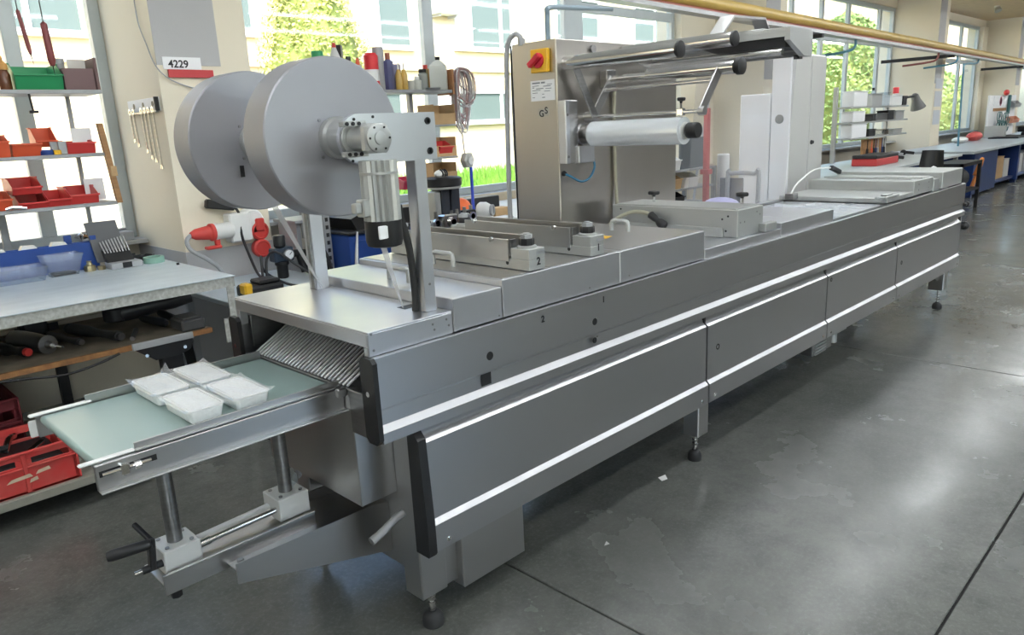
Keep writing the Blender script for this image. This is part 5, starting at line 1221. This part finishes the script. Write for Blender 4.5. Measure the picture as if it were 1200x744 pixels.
# ------------------------------------------------------------------ behind the film: trolley, bins, board
sh = T('parts_shelf', 'steel shelf with grey bins seen behind the film', 'shelf', (5.7, 2.6, 0))
for z in (.72, .90, 1.09): P('shelf_board', MB().box(5.2, 6.2, 2.5, 2.9, z - .02, z, .003), SHELFM, sh)
for x in (5.2, 6.16):
    for y in (2.5, 2.86): P('upright', MB().box(x, x + .04, y, y + .04, 0, 1.09), SHELFM, sh)
for x, z, mt, lab in ((5.30, .90, CARD, 'cardboard tray on the steel shelf behind film'), (5.62, .90, mat('pale_card', (.60, .58, .54), .8), 'pale box in the steel shelf behind film'), (5.35, .72, DARKM, 'dark box low in the steel shelf'), (5.28, 1.09, WHITEP, 'white box on top of the steel shelf')):
    bin_(lab, x, x + .26, 2.52, 2.85, z, .14, mt, .7, None, 'boxes on the steel shelf')
REDPOST = mat('hazy_red_post', (.52, .10, .10), .5)  # red lightened to suggest the film haze in front of it
rpz2 = T('red_post', 'slim red post with foot standing behind the film', 'post', (5.65, 2.3, 0))
P('post', MB().box(5.63, 5.68, 2.28, 2.33, .02, 1.68, .004), REDPOST, rpz2); P('foot', MB().box(5.57, 5.74, 2.22, 2.39, 0, .02, .003), REDPOST, rpz2); P('clamp', MB().box(5.61, 5.70, 2.26, 2.35, 1.04, 1.09, .004), REDPOST, rpz2)
one('dark_board', MB().box(5.58, 6.12, 2.55, 2.58, 1.09, 1.40, .004), mat('slate', (.10, .115, .125), .6), 'dark slate board behind the red post', 'board')
one('white_tube', MB().lathe((6.25, 2.45, 0), (0, 0, 1), [(.06, 0), (.065, .01), (.065, 1.20), (.055, 1.21)], 18), WHITEP, 'upright white tube beside the push trolley', 'tube')
tr = T('push_trolley', 'push trolley with bent grey handle before the white cabinet', 'trolley', (4.35, 1.5, 0))
P('handle', MB().tube([(4.3, 1.32, .2), (4.3, 1.32, 1.10), (4.3, 1.29, 1.155), (4.3, 1.10, 1.155), (4.3, 1.06, 1.11), (4.3, 1.09, .2)], .017, n=10, smooth=4), GREYP, tr)
P('deck', MB().box(3.75, 4.35, .95, 1.45, .15, .19, .006), GREYP, tr)
P('back_panel', MB().box(4.32, 4.335, 1.20, 1.40, .25, 1.12, .004), mat('panel_blue_grey', (.16, .17, .20), .5), tr)
for x in (3.85, 4.25):
    for y in (1.01, 1.39): P('wheel', cyl((x, y - .02, .075), (x, y + .02, .075), .075, n=16), BLACKR, tr)
one('lilac_bag', MB().ball((4.12, 1.27, .93), .10, (1.0, 1.5, .6), 16, 10).box(4.02, 4.24, 1.12, 1.42, .19, .92, .03), mat('lilac', (.50, .48, .75), .6), 'pale lilac bag heaped on the push trolley', 'bag')
one('push_broom', MB().tube([(6.62, 3.1, .05), (6.9, 3.14, 1.1), (7.3, 3.18, 2.2)], .016, n=8), GREYP, 'thin grey broom stick leaning against the cream pillar', 'broom')

# white cabinets
WCAB = mat('white_cabinet', (.86, .87, .89), .35, 0, var=.03, vscale=2, coat=.2)
t = T('control_cabinet', 'tall white steel cabinet with a side door behind the machine', 'cabinet', (5.2, 1.18, 0))
P('body', MB().box(4.87, 5.52, 1.102, 1.262, .0, 2.05, .006), WCAB, t)
P('side_door', MB().box(5.235, 5.515, 1.094, 1.102, .1, 2.04, .003), mat('cabinet_grey', (.52, .52, .51), .4), t)
P('side_panel', MB().box(4.885, 5.225, 1.097, 1.102, .1, 2.04, .002), mat('cabinet_grey', (.52, .52, .51), .4), t)
P('door_lock', MB().cyl((5.28, 1.094, 1.345), (5.28, 1.086, 1.345), .018, n=12).cyl((5.31, 1.094, 1.345), (5.31, 1.086, 1.345), .014, n=12), DARKM, t)
t = T('white_cabinet', 'wide lower white cabinet with an oval badge', 'cabinet', (5.1, 1.5, 0))
P('body', MB().box(4.87, 5.5, 1.268, 1.535, 0, 1.755, .006), WCAB, t)
P('front_edge', MB().box(4.868, 4.87, 1.268, 1.30, .02, 1.75), WCAB, t)
bdg = P('badge', MB().lathe((4.866, 1.185, 1.548), (-1, 0, 0), [(.036, 0), (.036, .004), (.028, .006)], 20), DSTEEL, t)

# ------------------------------------------------------------------ right-hand bench with rack
rb = T('assembly_bench', 'long pale bench with rack beyond the end of machine', 'workbench', (10.5, 2.6, 0))
P('top', MB().box(7.6, 13.3, 1.95, 3.19, .77, .81, .005), mat('pale_bench2', (.50, .54, .54), .4, .05, var=.12, vscale=3), rb)
for x in (7.7, 10.4, 13.2):
    for y in (2.0, 3.1): P('leg', MB().box(x, x + .06, y, y + .06, 0, .77), GREYP, rb)
ZR_ = .81
ar = T('parts_rack', 'grey rack of three shelves crowded with parts on the bench', 'shelf', (12, 3.0, ZR_))
for z in (1.65, 1.42, 1.18): P('shelf_board', MB().box(10.85, 13.45, 2.9, 3.15, z - .025, z, .003), ALUW, ar)
for x in (10.8, 13.0): P('upright', MB().box(x, x + .06, 3.10, 3.16, ZR_, 1.95 if x < 11 else 1.7, .003), ALUW, ar)
k = 0
for z, items in ((1.65, ((11.0, .55, .22, PAPER, 'white paper carton'), (11.75, .45, .18, ALUW, 'pale metal tin'), (12.25, .3, .2, CLEARP, 'clear plastic jar'), (12.65, .5, .16, WHITEP, 'white plastic case'), (13.2, .2, .14, DARKM, 'dark small box'))),
                 (1.42, ((11.0, .5, .15, PAPER, 'grey white carton'), (11.5, .35, .09, DARKM, 'dark flat tool box'), (12.0, .5, .10, DSTEEL, 'steel bar block'), (12.5, .3, .14, DARKM, 'black gear housing'), (12.9, .4, .13, ALUW, 'pale alloy housing'))),
                 (1.18, ((11.0, .6, .2, PAPER, 'plain white carton'), (11.7, .3, .1, DARKM, 'small black case'), (12.4, .2, .08, CHROME, 'shiny steel part'), (12.8, .45, .07, ALUW, 'pale flat tray')))):
    for x, w, h, mt, nm in items:
        lab = '%s on the %s shelf of the parts rack' % (nm, {1.65: 'top', 1.42: 'middle', 1.18: 'lowest'}[z])
        t = T('stored_box', lab, 'box', (x + w / 2, 3.0, z)); k += 1
        P('body', MB().box(x, x + w, 2.92, 3.10, z, z + h, .01), mt, t); P('lid', MB().box(x - .008, x + w + .008, 2.912, 3.108, z + h, z + h + .015, .004), mt, t)
bottle('red topped spray can on the top shelf of parts rack', 13.05, 3.0, 1.65, can(.05, .20), WHITEP, [(.05, 0), (.05, .09), (.045, .1)], mat('spray_red', (.70, .03, .04), .35))
bottle('tiny dark bottle standing on the parts rack edge', 12.05, 3.02, 1.65, can(.04, .25), CLEARP, [(.02, 0), (.02, .04)], DARKM)
dl = T('desk_lamp', 'dark desk lamp with cone shade reaching from parts rack', 'lamp', (13.5, 3.0, 1.65))
P('arm', MB().tube([(13.2, 3.0, 1.73), (13.45, 2.98, 1.77), (13.85, 2.95, 1.80)], .02, n=8, smooth=3), DARKM, dl)
P('base', MB().box(13.15, 13.25, 2.95, 3.05, 1.65, 1.75, .01), DARKM, dl)
P('shade', MB().lathe((13.85, 2.95, 1.84), (.25, -.12, -.6), [(.03, 0), (.06, .03), (.075, .12), (.13, .28), (.12, .28), (.06, .12)], 18), mat('lamp_grey', (.12, .12, .115), .5), dl)
tb = T('tool_board', 'wooden tool rack with hanging pliers on the bench', 'tool rack', (12.2, 3.0, ZR_))
P('board', MB().box(11.75, 12.65, 3.02, 3.05, ZR_, 1.13, .003), WOOD, tb)
P('shelf', MB().box(11.75, 12.65, 2.9, 3.02, ZR_ + .02, ZR_ + .05, .003), CARD, tb)
for i in range(9):
    x = 11.82 + i * .095
    one('hand_tool', MB().lathe((x, 2.97, ZR_ + .055), (0, 0, 1), [(.018, 0), (.022, .02), (.02, .11), (.008, .12), (.006, .26)], 8), (DARKM, WOOD, ORANGEP, DARKM, BLUEC, GREYP, WOOD, BLUEC, DARKM)[i], '%s handled hand tool, %s from the left on the wooden tool rack' % (('black', 'brown', 'orange', 'dark', 'blue', 'grey', 'wooden', 'navy', 'matt black')[i], ('first', 'second', 'third', 'fourth', 'fifth', 'sixth', 'seventh', 'eighth', 'ninth')[i]), 'hand tool', 'hand tools on the wooden rack')
one('red_case', MB().box(10.2, 11.1, 2.25, 2.6, ZR_, ZR_ + .10, .01), mat('case_red', (.55, .05, .05), .45), 'flat red tool case on the far bench', 'case')
one('case_lid', MB().box(10.2, 11.1, 2.25, 2.6, ZR_ + .10, ZR_ + .15, .01), BLACK, 'black lid lying on the flat red tool case', 'lid')
for i, (x, y, mt) in enumerate(((11.3, 2.45, DARKM), (11.7, 2.5, BLACK), (12.6, 2.8, GREYP), (13.0, 2.75, DARKM))):
    nm = ('dark spanner heap', 'black drill body', 'grey clamp block', 'dark vice jaw')[i]
    t = T('bench_tool', nm + ' lying on the far bench', 'tool', (x, y, ZR_))
    P('body', MB().lathe((x - .12, y, ZR_ + .05), (1, .3, 0), [(.03, 0), (.05, .02), (.045, .15), (.02, .2), (.015, .3)], 10), mt, t); P('grip', MB().bar((x, y, ZR_ + .05), (x + .06, y - .12, ZR_ + .03), .04, .05, .008), mt, t)
chh = T('office_chair', 'black swivel chair with curved back at the far bench', 'chair', (10.2, 1.55, 0))
vs = []; fs = []
for i in range(9):
    for j in range(7):
        u, v = i / 8 - .5, j / 6
        vs.append((10.2 + .10 * (1 - (2 * u) ** 2) + .05 * v, 1.55 + u * .30 * (1 - .25 * abs(v - .5)), .62 + v * .40))
for i in range(8):
    for j in range(6): a = i * 7 + j; fs.append((a, a + 1, a + 8, a + 7))
n0 = len(vs); vs += [(x + .02, y, z) for x, y, z in vs]; fs += [tuple(q + n0 for q in f) for f in fs]
P('backrest', MB().add(vs, fs), BLACK, chh)
P('seat', MB().box(9.78, 10.24, 1.32, 1.78, .46, .53, .03), BLACK, chh)
P('back_bar', MB().bar((10.22, 1.55, .50), (10.30, 1.55, .75), .05, .02), DARKM, chh)
P('column', cyl((10.0, 1.55, .1), (10.0, 1.55, .46), .03, n=14), DSTEEL, chh)
for k in range(5):
    a = 2 * PI * k / 5; l = P('leg', MB().bar((10.0, 1.55, .10), (10.0 + .28 * math.cos(a), 1.55 + .28 * math.sin(a), .07), .04, .03, .005), BLACK, chh)
    P('caster', MB().cyl((10.0 + .28 * math.cos(a), 1.53 + .28 * math.sin(a), .03), (10.0 + .28 * math.cos(a), 1.57 + .28 * math.sin(a), .03), .03, n=12), BLACK, l)
gc = T('gas_cart', 'open grey machine frame with hoses beyond the chair', 'machine', (12.2, 1.7, 0))
P('frame', MB().box(11.6, 11.65, 1.5, 1.55, 0, .75).box(12.6, 12.65, 1.5, 1.55, 0, .75).box(11.6, 11.65, 1.88, 1.93, 0, .75).box(12.6, 12.65, 1.88, 1.93, 0, .75).box(11.6, 12.65, 1.5, 1.93, .70, .75).box(11.6, 12.65, 1.5, 1.93, .3, .33), DARKM, gc)
P('motor', MB().lathe((11.75, 1.7, .50), (1, 0, 0), [(.1, 0), (.14, .03), (.14, .5), (.08, .6)], 16), DARKM, gc)
P('hose', MB().tube([(12.7, 1.6, .5), (12.85, 1.55, .75), (12.95, 1.6, .6), (12.8, 1.65, .3)], .03, n=10, smooth=4), mat('orange_hose', (.75, .25, .05), .4), gc)
one('red_white_bottle', MB().lathe((12.95, 1.95, 0), (0, 0, 1), [(.05, 0), (.055, .02), (.055, .16), (.02, .2), (.02, .23)], 14), mat('pinkish', (.60, .28, .24), .5), 'small pink bottle on the floor at the blue bench', 'bottle')

# ------------------------------------------------------------------ blue bench in the far bay
bl = T('blue_workbench', 'dark blue steel workbench in the far bay', 'workbench', (17.2, 2.4, 0))
P('top', MB().box(13.6, 24, 1.86, 3.19, .78, .83, .006), mat('bench_top_grey', (.40, .44, .47), .35, 0, var=.1, vscale=3), bl)
for x0, x1 in ((14.0, 15.6), (19.2, 19.35), (17.3, 17.45), (21.2, 21.4)): P('pedestal', MB().box(x0, x1, 1.93, 3.15, .05, .78, .008), BLUEC, bl)
P('end_panel', MB().box(13.98, 14.0, 1.93, 3.15, .05, .78, .003), BLUEC, bl)
P('lower_shelf', MB().box(14.0, 24, 1.98, 3.15, .10, .15, .005), BLUEC, bl)
P('back_panel', MB().box(14.0, 24, 3.1, 3.13, .15, .78), BLUEC, bl)
for x in (14.05, 17.35, 21.2): P('foot', MB().box(x, x + .1, 1.95, 2.05, 0, .05), BLUEC, bl)
for x, w, h, mt, lab in ((15.8, .9, .42, CARD, 'tan cardboard box under the blue bench'), (16.75, .4, .35, mat('pale_card', (.60, .58, .54), .8), 'pale carton under the blue bench'), (17.8, .55, .38, WHITEP, 'white crate under the blue bench'), (18.45, .55, .42, GREYP, 'grey crate under the blue bench'), (19.6, .8, .4, BLUEP, 'blue crate under the blue bench')):
    t = T('stored_box', lab, 'box', (x + w / 2, 2.3, .15)); P('body', MB().box(x, x + w, 2.05, 2.7, .15, .15 + h, .01), mt, t); P('flap', MB().box(x - .01, x + w + .01, 2.04, 2.2, .15 + h, .16 + h, .003), mt, t)
pg = T('pegboard', 'white pegboard panel with hose coils on the blue bench', 'board', (21, 3.1, .83))
P('panel', MB().box(19.7, 22.3, 3.10, 3.14, .83, 1.80, .006), PAPER, pg)
P('stand', MB().box(19.6, 19.75, 2.7, 3.12, .83, 1.1, .005), ALUW, pg)
P('print_sheet', MB().box(20.1, 21.3, 3.09, 3.10, 1.55, 1.78), PAPER, pg)
P('print_ring', MB().lathe((20.7, 3.088, 1.66), (0, -1, 0), [(.09, 0), (.11, 0), (.11, .003), (.09, .003), (.09, 0)], 20), mat('pink_ring', (.6, .18, .25), .6), pg)
P('wood_strip', MB().box(20.1, 21.3, 3.085, 3.10, 1.43, 1.50), WOOD, pg)
for i, (x, z) in enumerate(((20.35, 1.28), (20.95, 1.25), (20.4, 1.08), (20.9, 1.05))):
    one('hose_coil', MB().tube([(x + .17 * math.cos(a * .5), 3.03 - .003 * a, z + .13 * math.sin(a * .5)) for a in range(26)], .013, n=7), mat('teal_hose', (.06, .17, .17), .45), '%s teal hose coil on the white pegboard' % ('upper left', 'upper right', 'lower left', 'lower right')[i], 'hose', 'hose coils on the pegboard')
bin_('orange bin fixed on the white pegboard', 21.4, 22.2, 2.95, 3.08, 1.12, .16, mat('salmon', (.62, .26, .16), .5), .5, None, 'pegboard bins')
bin_('grey bin fixed high on the white pegboard', 21.5, 22.2, 2.95, 3.08, 1.50, .16, GREYP, .5, None, 'pegboard bins')
one('red_hat', MB().ball((21.0, 3.05, 1.86), .12, (1.2, .5, .6), 12, 8), REDP, 'red hat hooked on top of the pegboard', 'hat')
one('teal_tool', MB().bar((21.35, 3.05, 1.35), (21.4, 3.05, 1.80), .10, .06, .01), mat('teal_hose', (.06, .17, .17), .45), 'teal tool hanging upright on the pegboard', 'tool')
one('red_bag', MB().ball((18.3, 3.0, .92), .3, (1.6, .4, .35), 14, 8), mat('bag_red', (.75, .09, .08), .5, 0, var=.3, vscale=6), 'bright red folded bag on blue bench near window', 'bag')
one('white_sack', MB().ball((17.2, 3.0, .89), .3, (1.5, .4, .22), 14, 8), WHITEP, 'white crumpled sack beside the bright red bag', 'sack')
one('vice', MB().box(20.2, 20.6, 2.2, 2.5, .83, .93, .02).box(20.3, 20.5, 2.1, 2.6, .93, 1.05, .02).cyl((20.4, 2.05, .95), (20.4, 1.85, .95), .04, n=10), DARKM, 'dark bench vice on the blue bench', 'vice')
one('black_mat', MB().box(19.0, 20.6, 2.3, 2.9, .83, .86, .01), DARKM, 'flat black mat on the blue bench', 'mat')
one('meter', MB().box(22.5, 23.2, 2.4, 2.8, .83, 1.03, .02).box(22.55, 23.15, 2.39, 2.4, .88, 1.0, .005), DARKM, 'dark instrument box at the far end of blue bench', 'instrument')
# litter on the floor
one('plastic_scrap', MB().slab([(1.52, .08, .001), (1.55, .07, .003), (1.57, .095, .008), (1.535, .11, .002)], .001), WHITEP, 'pale scrap of film lying under the machine edge', 'scrap')
one('plastic_scrap', MB().slab([(.93, -.05, .001), (.95, -.06, .003), (.955, -.04, .005)], .001), WHITEP, 'tiny pale chip on the floor before the machine', 'scrap')
